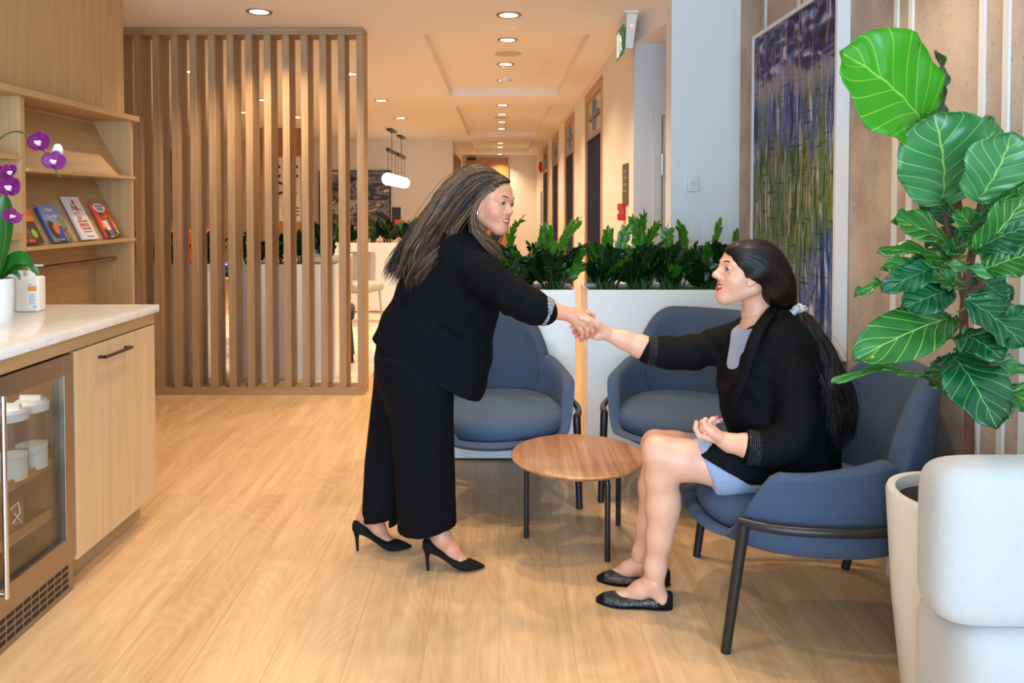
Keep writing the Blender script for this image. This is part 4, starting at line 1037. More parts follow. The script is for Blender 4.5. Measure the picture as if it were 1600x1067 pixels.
# table with a blue object seen between the two troughs
ft = empty('work_table', (-2.75, 7.3, 0)); tag(ft, 'oak table seen between the planter troughs', 'table')
MB().rbox(-.35, .35, -.4, .4, .70, .73, .005, 2).build('tabletop', M['oak'], ft)
for sx in (-1, 1):
    for sy in (-1, 1): MB().tube([(sx * .3, sy * .35, .70), (sx * .3, sy * .35, .013)], .02, 8).build('leg', M['dark'], ft)
t = MB().sphere((0, 0, .07), (.10, .10, .07), 18, 10).build('blue_bowl', plain('blue_ceramic', (.01, .08, .5), .3), loc=(-2.60, 7.15, .731)); tag(t, 'glossy blue bowl on the oak table behind the screen', 'bowl')
oc = empty('orange_chair', (-4.25, 10.1, 0), R(20)); tag(oc, 'orange lounge chair far behind the leftmost slats', 'chair')
ORG = plain('orange_fabric', srgb(196, 88, 28), .8)
MB().rbox(-.4, .4, .12, .26, .4, 1.08, .06, 4).build('backrest', ORG, oc); MB().rbox(-.4, .4, -.35, .12, .38, .52, .05, 4).build('seat', ORG, oc)
for sx in (-1, 1):
    for sy in (-1, 1): MB().tube([(sx * .3, sy * .2, .4), (sx * .32, sy * .22, .0)], .02, 8).build('leg', M['dark'], oc)
# slatted wood wall panel, pale sign, and a framed picture on the lounge's back wall
def pxbox(px0, px1, py0, py1, Y): a = at(px0, py0, Y); b = at(px1, py1, Y); return a.x, b.x, b.z, a.z
x0, x1, z0, z1 = pxbox(402, 480, 200, 352, 12.6)
wp = empty('slatted_wall_panel', ((x0 + x1) / 2, 12.65, 0)); tag(wp, 'vertical wood batten partition seen through the middle of the screen', 'partition')
hw = (x1 - x0) / 2
k = 0; xx = -hw
while xx < hw:
    if not (-hw * .18 < xx < hw * .72 and True): MB().box(0, .05, -.04, .04, 0, z1).build('batten', M['door_wood'], wp, smooth=False, loc=(xx, 0, 0))
    xx += .11
bx0, bx1 = -hw * .14, hw * .72
MB().box(bx0, bx1, -.05, .05, 0, z0 + .05).build('base', M['door_wood'], wp, smooth=False)
MB().box(bx0, bx1, -.05, .05, 2.25, z1).build('head', M['door_wood'], wp, smooth=False)
sg = tag(MB().box(bx0, bx1, -.02, .02, z0 + .07, 2.22).build('sign_board', pmat((232, 226, 215)), loc=((x0 + x1) / 2, 12.62, 0)), 'pale sign board with black lettering behind the screen', 'sign')
mb = MB()
for s_, zz in (('C C', 1.88), ('C L', 1.60)):
    v, f = text_mesh(s_, .30, bold=.006); mb.add(v, f, Matrix.Translation(((bx0 + bx1) / 2 - .1, -.022, zz)) @ Matrix.Rotation(R(90), 4, 'X'))
for k in range(3): mb.box(bx0 + .06, bx0 + .34, -.0225, -.02, 1.36 - k * .06, 1.38 - k * .06)
mb.build('lettering', M['dark'], sg, smooth=False)

x0, x1, z0, z1 = pxbox(217, 278, 235, 345, 14.9)
ap = empty('framed_picture', ((x0 + x1) / 2, 15.12, (z0 + z1) / 2)); tag(ap, 'grey and black picture on the lounge wall behind the left slats', 'painting')
MB().box(-(x1 - x0) / 2, (x1 - x0) / 2, -.04, 0, -(z1 - z0) / 2, (z1 - z0) / 2).build('canvas', abstract_mat('grey_canvas', [srgb(40, 45, 50), srgb(120, 130, 135), srgb(190, 190, 185), srgb(60, 70, 80)], (3, 3, 1), 0)[0], ap, smooth=False)
# red box and dark frame on the far planter's shelf side
t = MB().box(-.07, .07, -.05, .05, 0, .22).build('red_box', M['red']); t.location = at(626, 366, 12.0); t.location.z = 0; t.scale = (1, 1, 1)
rb = at(624, 350, 12.0); t.location = (rb.x, 12.0, rb.z - .15); tag(t, 'small red box standing on the far sideboard', 'box')
t = MB().box(-.07, .07, -.02, .02, 0, .42).build('photo_frame', M['dark']); t.location = (at(618, 350, 12.0).x, 12.1, rb.z - .15); tag(t, 'dark photo frame beside the small red box', 'photo frame')
sbx = empty('sideboard', (rb.x - .2, 12.05, 0)); tag(sbx, 'low oak sideboard behind the far planter', 'sideboard')
MB().box(-.8, .8, -.22, .22, .06, rb.z - .151).build('body', M['oak'], sbx, smooth=False, bevel=.003)
MB().box(-.76, .76, -.18, .18, 0, .06).build('plinth', M['dark'], sbx, smooth=False)
for s_ in (-1, 1): MB().box(-.38, .38, -.012, 0, 0, rb.z - .151 - .10, Matrix.Translation((s_ * .4, -.222, .08))).build('door', M['oak_pale'], sbx, smooth=False, bevel=.002)

# ================================================================== white chair, lower right
wc = empty('cream_lounge_chair', (1.17, 1.66, 0)); tag(wc, 'cream upholstered lounge chair seen from behind, lower right', 'armchair')
def pillow(mb, x0, x1, y0, y1, z0, z1, rx, n=3.2, seg=40, m=14):
    cx, cy, cz = (x0 + x1) / 2, (y0 + y1) / 2, (z0 + z1) / 2; a, b, c = (x1 - x0) / 2, (y1 - y0) / 2, (z1 - z0) / 2
    rg = []
    for i in range(1, m * 2):
        ph = -math.pi / 2 + math.pi * i / (m * 2); q = 4.0
        sy = math.copysign(abs(math.sin(ph)) ** (2 / 3.0), math.sin(ph)); cy_ = abs(math.cos(ph)) ** (2 / 6.0)
        row = []
        for k in range(seg):
            t = 2 * math.pi * k / seg; ct, st = math.cos(t), math.sin(t)
            row.append((cx + a * cy_ * math.copysign(abs(ct) ** (2 / rx), ct), cy + b * sy, cz + c * cy_ * math.copysign(abs(st) ** (2 / rx), st)))
        rg.append(row)
    mb.rings(rg)
zt_ = at(1500, 727, 1.60).z; zm_ = at(1500, 992, 1.58).z; xl = at(1434, 900, 1.67).x - 1.17
mb = MB(); pillow(mb, xl, xl + .48, -.09, .06, zm_, zt_, 7, seg=64); mb.build('back_cushion', M['cream_fabric'], wc, angle=80)
mb = MB(); pillow(mb, xl + .045, xl + .48, -.10, .16, .17, zm_ + .012, 6, seg=64); mb.build('base', M['cream_fabric'], wc, angle=80)
for sx in (0, 1):
    for yy in (-.05, .12): MB().tube([(xl + .07 + sx * .4, yy, .2), (xl + .07 + sx * .4, yy, 0)], .016, 10).build('leg', M['black_metal'], wc)

# ================================================================== fiddle-leaf fig
YG = 2.03; XG = at(1500, 790, YG).x; zrim = at(1440, 772, YG).z
pot = empty('tall_white_planter', (XG, YG, 0)); tag(pot, 'tall tapered white floor pot behind the cream lounge chair', 'planter')
pr = .182
MB().lathe([(.125, 0), (.135, .02), (.165, zrim * .5), (pr, zrim - .01), (pr - .004, zrim), (pr - .024, zrim), (pr - .03, zrim - .02), (pr - .03, zrim - .1)], n=64, cap1=False).build('pot', M['pot_white'], pot)
MB().lathe([(pr - .031, zrim - .032), (.08, zrim - .025), (.001, zrim - .022)], n=32, cap0=False).build('soil', M['soil'], pot)
fig = empty('fiddle_leaf_fig', (XG, YG, zrim - .035)); tag(fig, 'tall fiddle-leaf fig with broad green leaves in the white pot', 'potted plant')
O = Vector((XG, YG, zrim - .035))
def fl(px, py, Y): return at(px, py, Y) - O
BARK = plain('fig_bark', srgb(96, 66, 50), .85, bump=.8, bscale=70, var=.3, vscale=30)
tr = [(0.0, 0, -.01)] + [fl(*q) for q in ((1515, 700, 2.06), (1514, 600, 2.06), (1505, 500, 2.06), (1512, 430, 2.07), (1522, 380, 2.08), (1500, 330, 2.08), (1495, 290, 2.08))]
MB().tube(tr, [.014, .013, .012, .012, .011, .010, .008, .006], 12).build('trunk', BARK, fig)
for a_, b_ in (((1512, 460, 2.06), (1575, 400, 2.0)), ((1522, 380, 2.08), (1530, 315, 2.05)), ((1507, 470, 2.06), (1475, 330, 2.1))):
    MB().tube(bez(fl(*a_), (fl(*a_) + fl(*b_)) / 2 + Vector((0, 0, -.01)), fl(*b_), 8), [.009 - .0006 * i for i in range(8)], 10).build('branch', BARK, fig)
def fig_mat(name, c, c2, vein, trans):
    m, nt, b = new_mat(name); L = nt.links.new
    uv = N(nt, 'ShaderNodeUVMap'); sp = N(nt, 'ShaderNodeSeparateXYZ'); L(uv.outputs[0], sp.inputs[0])
    def math_(op, a, b2=None):
        x = N(nt, 'ShaderNodeMath', operation=op)
        for i, q in enumerate((a, b2)):
            if q is None: continue
            if isinstance(q, (int, float)): x.inputs[i].default_value = q
            else: L(q, x.inputs[i])
        return x.outputs[0]
    u = math_('ABSOLUTE', math_('SUBTRACT', sp.outputs[0], .5)); v = sp.outputs[1]      # u 0..0.5, v 0..1
    mid = math_('LESS_THAN', u, .010)
    # laterals leave the midrib and curve towards the tip; drawn as a phase in v - k*u
    ph = math_('SUBTRACT', v, math_('MULTIPLY', math_('POWER', u, .85), .62))
    fr_ = math_('FRACT', math_('MULTIPLY', math_('ADD', ph, .36), 6.6))
    lat = math_('LESS_THAN', math_('ABSOLUTE', math_('SUBTRACT', fr_, .5)), .026)
    ph2 = math_('FRACT', math_('MULTIPLY', math_('ADD', math_('MULTIPLY', u, 2.2), math_('MULTIPLY', v, .6)), 9))
    lat2 = math_('MULTIPLY', math_('LESS_THAN', math_('ABSOLUTE', math_('SUBTRACT', ph2, .5)), .03), .12)
    vm = math_('MAXIMUM', math_('MAXIMUM', mid, lat), lat2)
    n = N(nt, 'ShaderNodeTexNoise'); n.inputs['Scale'].default_value = 9; tc = N(nt, 'ShaderNodeTexCoord'); L(tc.outputs['Object'], n.inputs['Vector'])
    mc = N(nt, 'ShaderNodeMixRGB'); L(n.outputs['Fac'], mc.inputs[0]); mc.inputs[1].default_value = c4(c); mc.inputs[2].default_value = c4(c2)
    mv = N(nt, 'ShaderNodeMixRGB'); L(vm, mv.inputs[0]); L(mc.outputs[0], mv.inputs[1]); mv.inputs[2].default_value = c4(vein)
    L(mv.outputs[0], b.inputs['Base Color']); b.inputs['Roughness'].default_value = .22
    tri = math_('ABSOLUTE', math_('SUBTRACT', fr_, .5))
    bp = N(nt, 'ShaderNodeBump'); bp.inputs['Strength'].default_value = .55; bp.inputs['Distance'].default_value = .005; L(tri, bp.inputs['Height']); L(bp.outputs[0], b.inputs['Normal'])
    t = N(nt, 'ShaderNodeBsdfTranslucent'); L(mv.outputs[0], t.inputs['Color'])
    mx = N(nt, 'ShaderNodeMixShader'); mx.inputs[0].default_value = trans
    L(b.outputs[0], mx.inputs[1]); L(t.outputs[0], mx.inputs[2]); L(mx.outputs[0], nt.nodes['Material Output'].inputs['Surface'])
    return m
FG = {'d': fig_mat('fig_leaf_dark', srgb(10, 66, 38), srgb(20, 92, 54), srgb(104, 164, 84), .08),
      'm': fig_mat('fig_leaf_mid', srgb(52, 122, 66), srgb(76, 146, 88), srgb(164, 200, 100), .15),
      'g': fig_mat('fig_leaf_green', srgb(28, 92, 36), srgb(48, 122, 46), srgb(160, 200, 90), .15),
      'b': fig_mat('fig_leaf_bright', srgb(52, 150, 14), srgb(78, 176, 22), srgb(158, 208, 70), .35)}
def fig_leaf(base, tip, wpx, nrm, key, fold=.12, droop=.06, wave=.012, stem_from=None):
    """violin-shaped leaf from base to tip; nrm = facing direction of its upper side"""
    if tip[0] > 1585: base = (base[0], base[1], min(base[2], 1.90)); tip = (tip[0], tip[1], min(tip[2], 1.84))
    b = fl(*base); t = fl(*tip); d = t - b; L = d.length; d.normalize()
    Yd = (base[2] + tip[2]) / 2; W = wpx / F * Yd / 2
    nn = Vector(nrm).normalized(); s = d.cross(nn).normalized(); nn = s.cross(d).normalized()
    rnd = random.Random(int(base[0] * 7 + tip[1] * 13))
    nv, nu = 22, 13; vs = []; uvs = []
    p0 = rnd.uniform(0, 6)
    for i in range(nv):
        v = i / (nv - 1)
        # outline: narrower waist near the base, broad toward the tip
        prof = (max(0, math.sin(math.pi * min(1, (v * .97 + .015) ** .78))) ** .55) * (.70 + .42 * v) * (1 - .10 * math.exp(-((v - .33) / .12) ** 2))
        if v > .93: prof *= max(0.02, (1 - ((v - .93) / .07) ** 2)) ** .5
        if v < .05: prof *= .15 + .85 * v / .05
        for j in range(nu):
            u = -1 + 2 * j / (nu - 1)
            off = nn * (fold * W * abs(u) ** 1.3 - droop * L * (2 * v - 1) ** 2 + wave * math.sin(v * 13 + p0 + (1.5 if u > 0 else 0)) * abs(u) ** 2 + .003 * math.sin(abs(u) * 8 - v * 30))
            vs.append(b + d * (L * v + .0 * u) + s * (W * prof * u) + off); uvs.append((.5 + u * .5, v))
    fs = [(i * nu + j, i * nu + j + 1, (i + 1) * nu + j + 1, (i + 1) * nu + j) for i in range(nv - 1) for j in range(nu - 1)]
    me = bpy.data.meshes.new('leaf'); me.from_pydata([tuple(q) for q in vs], [], fs)
    ul = me.uv_layers.new(name='UVMap')
    for lp in me.loops: ul.data[lp.index].uv = uvs[lp.vertex_index]
    me.materials.append(FG[key]); me.polygons.foreach_set('use_smooth', [True] * len(me.polygons))
    o = bpy.data.objects.new('leaf', me); COL.objects.link(o); o.parent = fig
    md = o.modifiers.new('thick', 'SOLIDIFY'); md.thickness = .0015
    # petiole to the nearest wood
    if stem_from:
        MB().tube(bez(fl(*stem_from), (fl(*stem_from) + b) / 2 + Vector((0, 0, -.004)), b + d * .01, 6), .003, 8).build('petiole', FGS, o)
FGS = plain('petiole_green', srgb(90, 130, 50), .5)
C = (-.1, -1, .15)
LV = [  # base, tip, width px, facing, colour, petiole start
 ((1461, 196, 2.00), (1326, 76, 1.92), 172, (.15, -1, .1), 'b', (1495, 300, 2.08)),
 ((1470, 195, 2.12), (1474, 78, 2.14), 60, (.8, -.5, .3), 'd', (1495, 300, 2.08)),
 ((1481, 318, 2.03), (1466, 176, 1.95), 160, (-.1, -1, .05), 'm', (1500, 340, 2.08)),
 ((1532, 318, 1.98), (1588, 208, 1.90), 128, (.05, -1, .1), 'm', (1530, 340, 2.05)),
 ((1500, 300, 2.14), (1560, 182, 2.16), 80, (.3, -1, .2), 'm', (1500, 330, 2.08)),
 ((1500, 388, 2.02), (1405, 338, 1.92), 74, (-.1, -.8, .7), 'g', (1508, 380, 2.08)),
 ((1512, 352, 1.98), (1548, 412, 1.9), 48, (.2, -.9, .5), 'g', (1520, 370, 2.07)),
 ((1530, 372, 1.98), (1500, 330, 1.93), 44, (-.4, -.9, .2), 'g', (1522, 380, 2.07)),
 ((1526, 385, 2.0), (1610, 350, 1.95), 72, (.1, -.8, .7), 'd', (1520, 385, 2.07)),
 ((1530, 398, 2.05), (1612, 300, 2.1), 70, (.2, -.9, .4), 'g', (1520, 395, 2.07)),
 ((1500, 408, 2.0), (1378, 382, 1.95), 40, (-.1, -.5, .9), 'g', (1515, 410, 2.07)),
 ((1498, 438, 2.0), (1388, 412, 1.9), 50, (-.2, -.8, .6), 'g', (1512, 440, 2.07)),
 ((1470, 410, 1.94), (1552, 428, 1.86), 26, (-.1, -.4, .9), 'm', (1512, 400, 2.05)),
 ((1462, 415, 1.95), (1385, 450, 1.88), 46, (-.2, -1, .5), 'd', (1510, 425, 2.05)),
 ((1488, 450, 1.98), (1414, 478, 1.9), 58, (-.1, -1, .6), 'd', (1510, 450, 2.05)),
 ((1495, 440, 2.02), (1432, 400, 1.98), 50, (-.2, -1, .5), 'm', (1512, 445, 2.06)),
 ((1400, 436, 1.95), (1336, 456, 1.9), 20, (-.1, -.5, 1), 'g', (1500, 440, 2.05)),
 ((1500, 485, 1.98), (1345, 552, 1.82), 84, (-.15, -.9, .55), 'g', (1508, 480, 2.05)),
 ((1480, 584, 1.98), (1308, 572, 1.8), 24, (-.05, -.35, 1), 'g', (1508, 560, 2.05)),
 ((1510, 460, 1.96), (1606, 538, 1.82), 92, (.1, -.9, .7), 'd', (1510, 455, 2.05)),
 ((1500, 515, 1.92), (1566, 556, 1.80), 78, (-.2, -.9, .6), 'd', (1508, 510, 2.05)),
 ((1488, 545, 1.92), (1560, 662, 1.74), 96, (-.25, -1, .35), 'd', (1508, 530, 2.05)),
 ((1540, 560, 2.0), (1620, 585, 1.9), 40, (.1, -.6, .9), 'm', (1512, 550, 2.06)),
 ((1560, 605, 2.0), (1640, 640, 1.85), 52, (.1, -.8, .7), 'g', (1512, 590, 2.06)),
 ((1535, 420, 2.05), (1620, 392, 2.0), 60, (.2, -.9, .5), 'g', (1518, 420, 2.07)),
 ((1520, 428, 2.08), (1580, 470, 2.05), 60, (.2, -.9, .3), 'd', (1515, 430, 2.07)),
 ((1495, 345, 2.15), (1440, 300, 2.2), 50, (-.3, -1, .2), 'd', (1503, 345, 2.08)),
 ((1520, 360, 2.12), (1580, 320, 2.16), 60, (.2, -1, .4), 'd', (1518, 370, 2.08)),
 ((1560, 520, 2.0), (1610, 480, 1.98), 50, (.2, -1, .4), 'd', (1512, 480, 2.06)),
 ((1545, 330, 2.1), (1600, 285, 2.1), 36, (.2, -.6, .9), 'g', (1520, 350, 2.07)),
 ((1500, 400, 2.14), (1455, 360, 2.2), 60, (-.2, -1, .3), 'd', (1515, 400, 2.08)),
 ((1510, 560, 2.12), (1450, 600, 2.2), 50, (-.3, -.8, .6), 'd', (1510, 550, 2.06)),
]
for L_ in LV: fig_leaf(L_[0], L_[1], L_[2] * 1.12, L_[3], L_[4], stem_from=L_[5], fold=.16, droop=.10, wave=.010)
# ================================================================== implicit-surface modelling for bodies and cloth
class Field:
    """distance field on a grid; shapes are blended in, mesh() extracts one closed surface"""
    def __init__(s, lo, hi, h):
        s.lo = np.array(lo, float); s.h = h
        n = np.ceil((np.array(hi, float) - s.lo) / h).astype(int) + 1
        s.ax = [(s.lo[i] + h * np.arange(n[i])).astype(np.float32) for i in range(3)]
        s.d = np.full(n, .25, np.float32)
    def sub(s, lo, hi):
        sl = []
        for i in range(3):
            a = int(max(0, math.floor((lo[i] - s.lo[i]) / s.h))); b = int(min(len(s.ax[i]), math.ceil((hi[i] - s.lo[i]) / s.h) + 1))
            if b <= a: return None, None
            sl.append(slice(a, b))
        X = s.ax[0][sl[0]][:, None, None]; Y = s.ax[1][sl[1]][None, :, None]; Z = s.ax[2][sl[2]][None, None, :]
        return tuple(sl), (X, Y, Z)
    def put(s, lo, hi, fn, k=.02, op='u'):
        m = k + .03
        sl, g = s.sub([q - m for q in lo], [q + m for q in hi])
        if sl is None: return s
        v = fn(*g); a = s.d[sl]
        if op == 'u':
            if k > 0: h = np.maximum(k - np.abs(a - v), 0) / k; s.d[sl] = np.minimum(a, v) - h * h * k * .25
            else: s.d[sl] = np.minimum(a, v)
        else:   # subtract
            v = -v
            if k > 0: h = np.maximum(k - np.abs(a - v), 0) / k; s.d[sl] = np.maximum(a, v) + h * h * k * .25
            else: s.d[sl] = np.maximum(a, v)
        return s
    def cap(s, a, b, ra, rb=None, k=.02, op='u', flat=None):
        """round cone from a to b; flat=(axis, factor) squashes it along an axis"""
        rb = ra if rb is None else rb; a = np.array(a, float); b = np.array(b, float); R_ = max(ra, rb)
        lo = np.minimum(a, b) - R_; hi = np.maximum(a, b) + R_
        ab = b - a; L2 = max(1e-12, float(ab @ ab))
        if flat is not None: fa = np.array(flat[0], float); fa /= np.linalg.norm(fa); fk = flat[1]
        def fn(X, Y, Z):
            px, py, pz = X - a[0], Y - a[1], Z - a[2]
            t = np.clip((px * ab[0] + py * ab[1] + pz * ab[2]) / L2, 0, 1)
            qx, qy, qz = px - t * ab[0], py - t * ab[1], pz - t * ab[2]
            r = ra + (rb - ra) * t
            if flat is not None:
                e = qx * fa[0] + qy * fa[1] + qz * fa[2]; g = e * (1 / fk - 1)
                qx, qy, qz = qx + fa[0] * g, qy + fa[1] * g, qz + fa[2] * g
                l = np.sqrt(qx * qx + qy * qy + qz * qz)
                return (l - r) * (fk if fk < 1 else 1)
            return np.sqrt(qx * qx + qy * qy + qz * qz) - r
        return s.put(lo, hi, fn, k, op)
    def chain(s, pts, k=.02, flat=None):
        for (a, ra), (b, rb) in zip(pts[:-1], pts[1:]): s.cap(a, b, ra, rb, k, flat=flat)
        return s
    def ell(s, c, r, k=.02, op='u', rot=None):
        c = np.array(c, float); r = np.array(r, float); m = max(r) if rot is not None else r
        Rm = None if rot is None else np.array(rot.transposed())
        def fn(X, Y, Z):
            x, y, z = X - c[0], Y - c[1], Z - c[2]
            if Rm is not None: x, y, z = (Rm[i, 0] * x + Rm[i, 1] * y + Rm[i, 2] * z for i in range(3))
            k0 = np.sqrt((x / r[0]) ** 2 + (y / r[1]) ** 2 + (z / r[2]) ** 2)
            k1 = np.sqrt((x / r[0] ** 2) ** 2 + (y / r[1] ** 2) ** 2 + (z / r[2] ** 2) ** 2) + 1e-6
            return k0 * (k0 - 1) / k1
        return s.put(c - m, c + m, fn, k, op)
    def loft(s, rows, k=.02, e=2.2, wrinkle=None, op='u'):
        """rows: (z, x0, x1, yc, ry) horizontal slices"""
        rows = sorted(rows); zz = np.array([r[0] for r in rows]); A = np.array(rows)
        zf = np.linspace(zz[0], zz[-1], 120); ker = np.exp(-np.linspace(-2, 2, 9) ** 2); ker /= ker.sum()
        def sm(v):
            f = np.interp(zf, zz, v); f = np.convolve(np.pad(f, 4, mode='edge'), ker, 'valid'); return f
        x0, x1, yc, ry = (sm(A[:, i]) for i in (1, 2, 3, 4))
        lo = (x0.min(), (yc - ry).min(), zz[0]); hi = (x1.max(), (yc + ry).max(), zz[-1])
        def fn(X, Y, Z):
            a = np.interp(Z, zf, x0); b = np.interp(Z, zf, x1); c = np.interp(Z, zf, yc); r = np.interp(Z, zf, ry)
            cx = (a + b) / 2; rx = (b - a) / 2
            q = (np.abs((X - cx) / rx) ** e + np.abs((Y - c) / r) ** e + 1e-9) ** (1 / e)
            d = (q - 1) * np.minimum(rx, r)
            d = np.maximum(d, np.maximum(zz[0] - Z, Z - zz[-1]) + 0 * d)
            if wrinkle is not None: d = d + wrinkle(X, Y, Z)
            return d.astype(np.float32)
        return s.put(lo, hi, fn, k, op)
    def apply(s, fn):
        s.d = fn(s.d, s.ax[0][:, None, None], s.ax[1][None, :, None], s.ax[2][None, None, :]).astype(np.float32); return s
    def mesh(s):
        d = s.d; d[0] = d[-1] = .2; d[:, 0] = d[:, -1] = .2; d[:, :, 0] = d[:, :, -1] = .2
        ins = d < 0; nx, ny, nz = d.shape
        c = np.zeros((nx - 1, ny - 1, nz - 1), np.uint8)
        for i in (0, 1):
            for j in (0, 1):
                for k in (0, 1): c += ins[i:nx - 1 + i, j:ny - 1 + j, k:nz - 1 + k]
        act = (c > 0) & (c < 8); I, J, K = np.nonzero(act); idx = -np.ones(act.shape, np.int64); idx[I, J, K] = np.arange(len(I))
        acc = np.zeros((len(I), 3)); cnt = np.zeros(len(I))
        for axis in range(3):
            o1, o2 = [a for a in range(3) if a != axis]
            for u in (0, 1):
                for v in (0, 1):
                    off = [0, 0, 0]; off[o1] = u; off[o2] = v; off2 = list(off); off2[axis] = 1
                    va = d[I + off[0], J + off[1], K + off[2]]; vb = d[I + off2[0], J + off2[1], K + off2[2]]
                    m = (va < 0) != (vb < 0); t = np.where(m, va / np.where(m, va - vb, 1), 0)
                    p = np.zeros((len(I), 3)); p[:, o1] = u; p[:, o2] = v; p[:, axis] = t
                    acc += p * m[:, None]; cnt += m
        V = (acc / cnt[:, None] + np.stack([I, J, K], 1)) * s.h + s.lo
        F_ = []
        for axis in range(3):
            o1, o2 = [(1, 2), (2, 0), (0, 1)][axis]
            sa = [slice(None)] * 3; sb = [slice(None)] * 3; sa[axis] = slice(0, -1); sb[axis] = slice(1, None)
            A_ = ins[tuple(sa)]; B_ = ins[tuple(sb)]; ch = A_ != B_
            P = np.array(np.nonzero(ch)).T; ok = (P[:, o1] > 0) & (P[:, o2] > 0) & (P[:, o1] < d.shape[o1] - 1) & (P[:, o2] < d.shape[o2] - 1); P = P[ok]
            flip = A_[P[:, 0], P[:, 1], P[:, 2]]
            def g(a, b):
                Q = P.copy(); Q[:, o1] -= a; Q[:, o2] -= b; return idx[Q[:, 0], Q[:, 1], Q[:, 2]]
            q = np.stack([g(0, 0), g(1, 0), g(1, 1), g(0, 1)], 1); q[~flip] = q[~flip][:, ::-1]; F_.append(q)
        F_ = np.concatenate(F_); F_ = F_[(F_ >= 0).all(1)]
        return V, F_
def relax(V, F_, n=2, lam=.5):
    for _ in range(n):
        S = np.zeros_like(V); C_ = np.zeros(len(V))
        for a, b in ((0, 1), (1, 2), (2, 3), (3, 0)):
            np.add.at(S, F_[:, a], V[F_[:, b]]); np.add.at(S, F_[:, b], V[F_[:, a]])
            np.add.at(C_, F_[:, a], 1); np.add.at(C_, F_[:, b], 1)
        V = V + lam * (S / C_[:, None] - V)
    return V
def np_mesh(name, parts, mats, parent=None, modes=None):
    """parts: list of (V, F); material index per part via modes"""
    Vs, Fs, mi, o = [], [], [], 0
    for i, (V, F_) in enumerate(parts):
        Vs.append(V); Fs.append(F_ + o); o += len(V); mi.append(np.full(len(F_), 0 if modes is None else modes[i]))
    V = np.concatenate(Vs); F_ = np.concatenate(Fs); mi = np.concatenate(mi)
    me = bpy.data.meshes.new(name); me.vertices.add(len(V)); me.vertices.foreach_set('co', V.astype(np.float32).ravel())
    me.loops.add(F_.size); me.loops.foreach_set('vertex_index', F_.astype(np.int32).ravel())
    me.polygons.add(len(F_)); me.polygons.foreach_set('loop_start', np.arange(0, F_.size, 4, dtype=np.int32)); me.polygons.foreach_set('loop_total', np.full(len(F_), 4, np.int32))
    for m in (mats if isinstance(mats, (list, tuple)) else [mats]): me.materials.append(m)
    me.polygons.foreach_set('material_index', mi.astype(np.int32)); me.update(calc_edges=True)
    me.polygons.foreach_set('use_smooth', [True] * len(me.polygons))
    ob = bpy.data.objects.new(name, me); COL.objects.link(ob)
    if parent is not None: ob.parent = parent
    return ob
def xform(VF, m):
    V, F_ = VF; Mx = np.array(m); return V @ Mx[:3, :3].T + Mx[:3, 3], F_
def J(px, py, Y): v = at(px, py, Y); return (v.x, v.y, v.z)
def rows_px(rows):
    """(py, px0, px1, Yc, ry) -> world slices; widths are taken at the slice's own depth"""
    out = []
    for py, a, b, Yc, ry in rows:
        A = at(a, py, Yc); B = at(b, py, Yc); out.append((A.z, A.x, B.x, Yc, ry))
    return out

# ------------------------------------------------------------------ materials for people
def skin_mat(name, c, c2):
    m, nt, b = new_mat(name); L = nt.links.new
    tc = N(nt, 'ShaderNodeTexCoord'); n = N(nt, 'ShaderNodeTexNoise'); n.inputs['Scale'].default_value = 14; n.inputs['Detail'].default_value = 3
    L(tc.outputs['Object'], n.inputs['Vector'])
    r = N(nt, 'ShaderNodeMixRGB'); L(n.outputs['Fac'], r.inputs[0]); r.inputs[1].default_value = c4(c); r.inputs[2].default_value = c4(c2)
    L(r.outputs[0], b.inputs['Base Color']); b.inputs['Roughness'].default_value = .42
    b.inputs['Subsurface Weight'].default_value = .15; b.inputs['Subsurface Radius'].default_value = (.012, .005, .003); b.inputs['Subsurface Scale'].default_value = .6
    n2 = N(nt, 'ShaderNodeTexNoise'); n2.inputs['Scale'].default_value = 350; L(tc.outputs['Object'], n2.inputs['Vector'])
    bp = N(nt, 'ShaderNodeBump'); bp.inputs['Strength'].default_value = .12; bp.inputs['Distance'].default_value = .001; L(n2.outputs['Fac'], bp.inputs['Height']); L(bp.outputs[0], b.inputs['Normal'])
    return m
SKA = skin_mat('skin_warm', srgb(216, 156, 126), srgb(204, 138, 110))
SKB = skin_mat('skin_fair', srgb(228, 178, 152), srgb(218, 160, 136))
BLACK = plain('black_suiting', (.0030, .0036, .0055), .8, bump=.25, bscale=500, spec=.10)
BLACK2 = plain('black_jersey', (.0034, .0036, .0052), .75, bump=.25, bscale=500, spec=.12)
SUEDE = plain('black_suede', (.006, .006, .007), .85, bump=.2, bscale=600, spec=.2)
DRESS = fabric('pale_blue_cloth', srgb(158, 172, 200), srgb(132, 148, 180), 800, .85, .3, .2)
def hair_mat(name, c, c2, rough=.46):
    m, nt, b = new_mat(name); L = nt.links.new
    tc = N(nt, 'ShaderNodeTexCoord'); n = N(nt, 'ShaderNodeTexNoise'); n.inputs['Scale'].default_value = 130; n.inputs['Detail'].default_value = 3
    L(tc.outputs['Object'], n.inputs['Vector'])
    r = N(nt, 'ShaderNodeMixRGB'); L(n.outputs['Fac'], r.inputs[0]); r.inputs[1].default_value = c4(c); r.inputs[2].default_value = c4(c2)
    L(r.outputs[0], b.inputs['Base Color']); b.inputs['Roughness'].default_value = rough; b.inputs['Specular IOR Level'].default_value = .32
    bp = N(nt, 'ShaderNodeBump'); bp.inputs['Strength'].default_value = .5; bp.inputs['Distance'].default_value = .002; L(n.outputs['Fac'], bp.inputs['Height']); L(bp.outputs[0], b.inputs['Normal'])
    return m
HA = [hair_mat('hair_dark_brown', srgb(30, 22, 19), srgb(48, 36, 29)), hair_mat('hair_ash', srgb(98, 74, 54), srgb(66, 48, 36)), hair_mat('hair_caramel', srgb(148, 112, 80), srgb(104, 76, 54))]
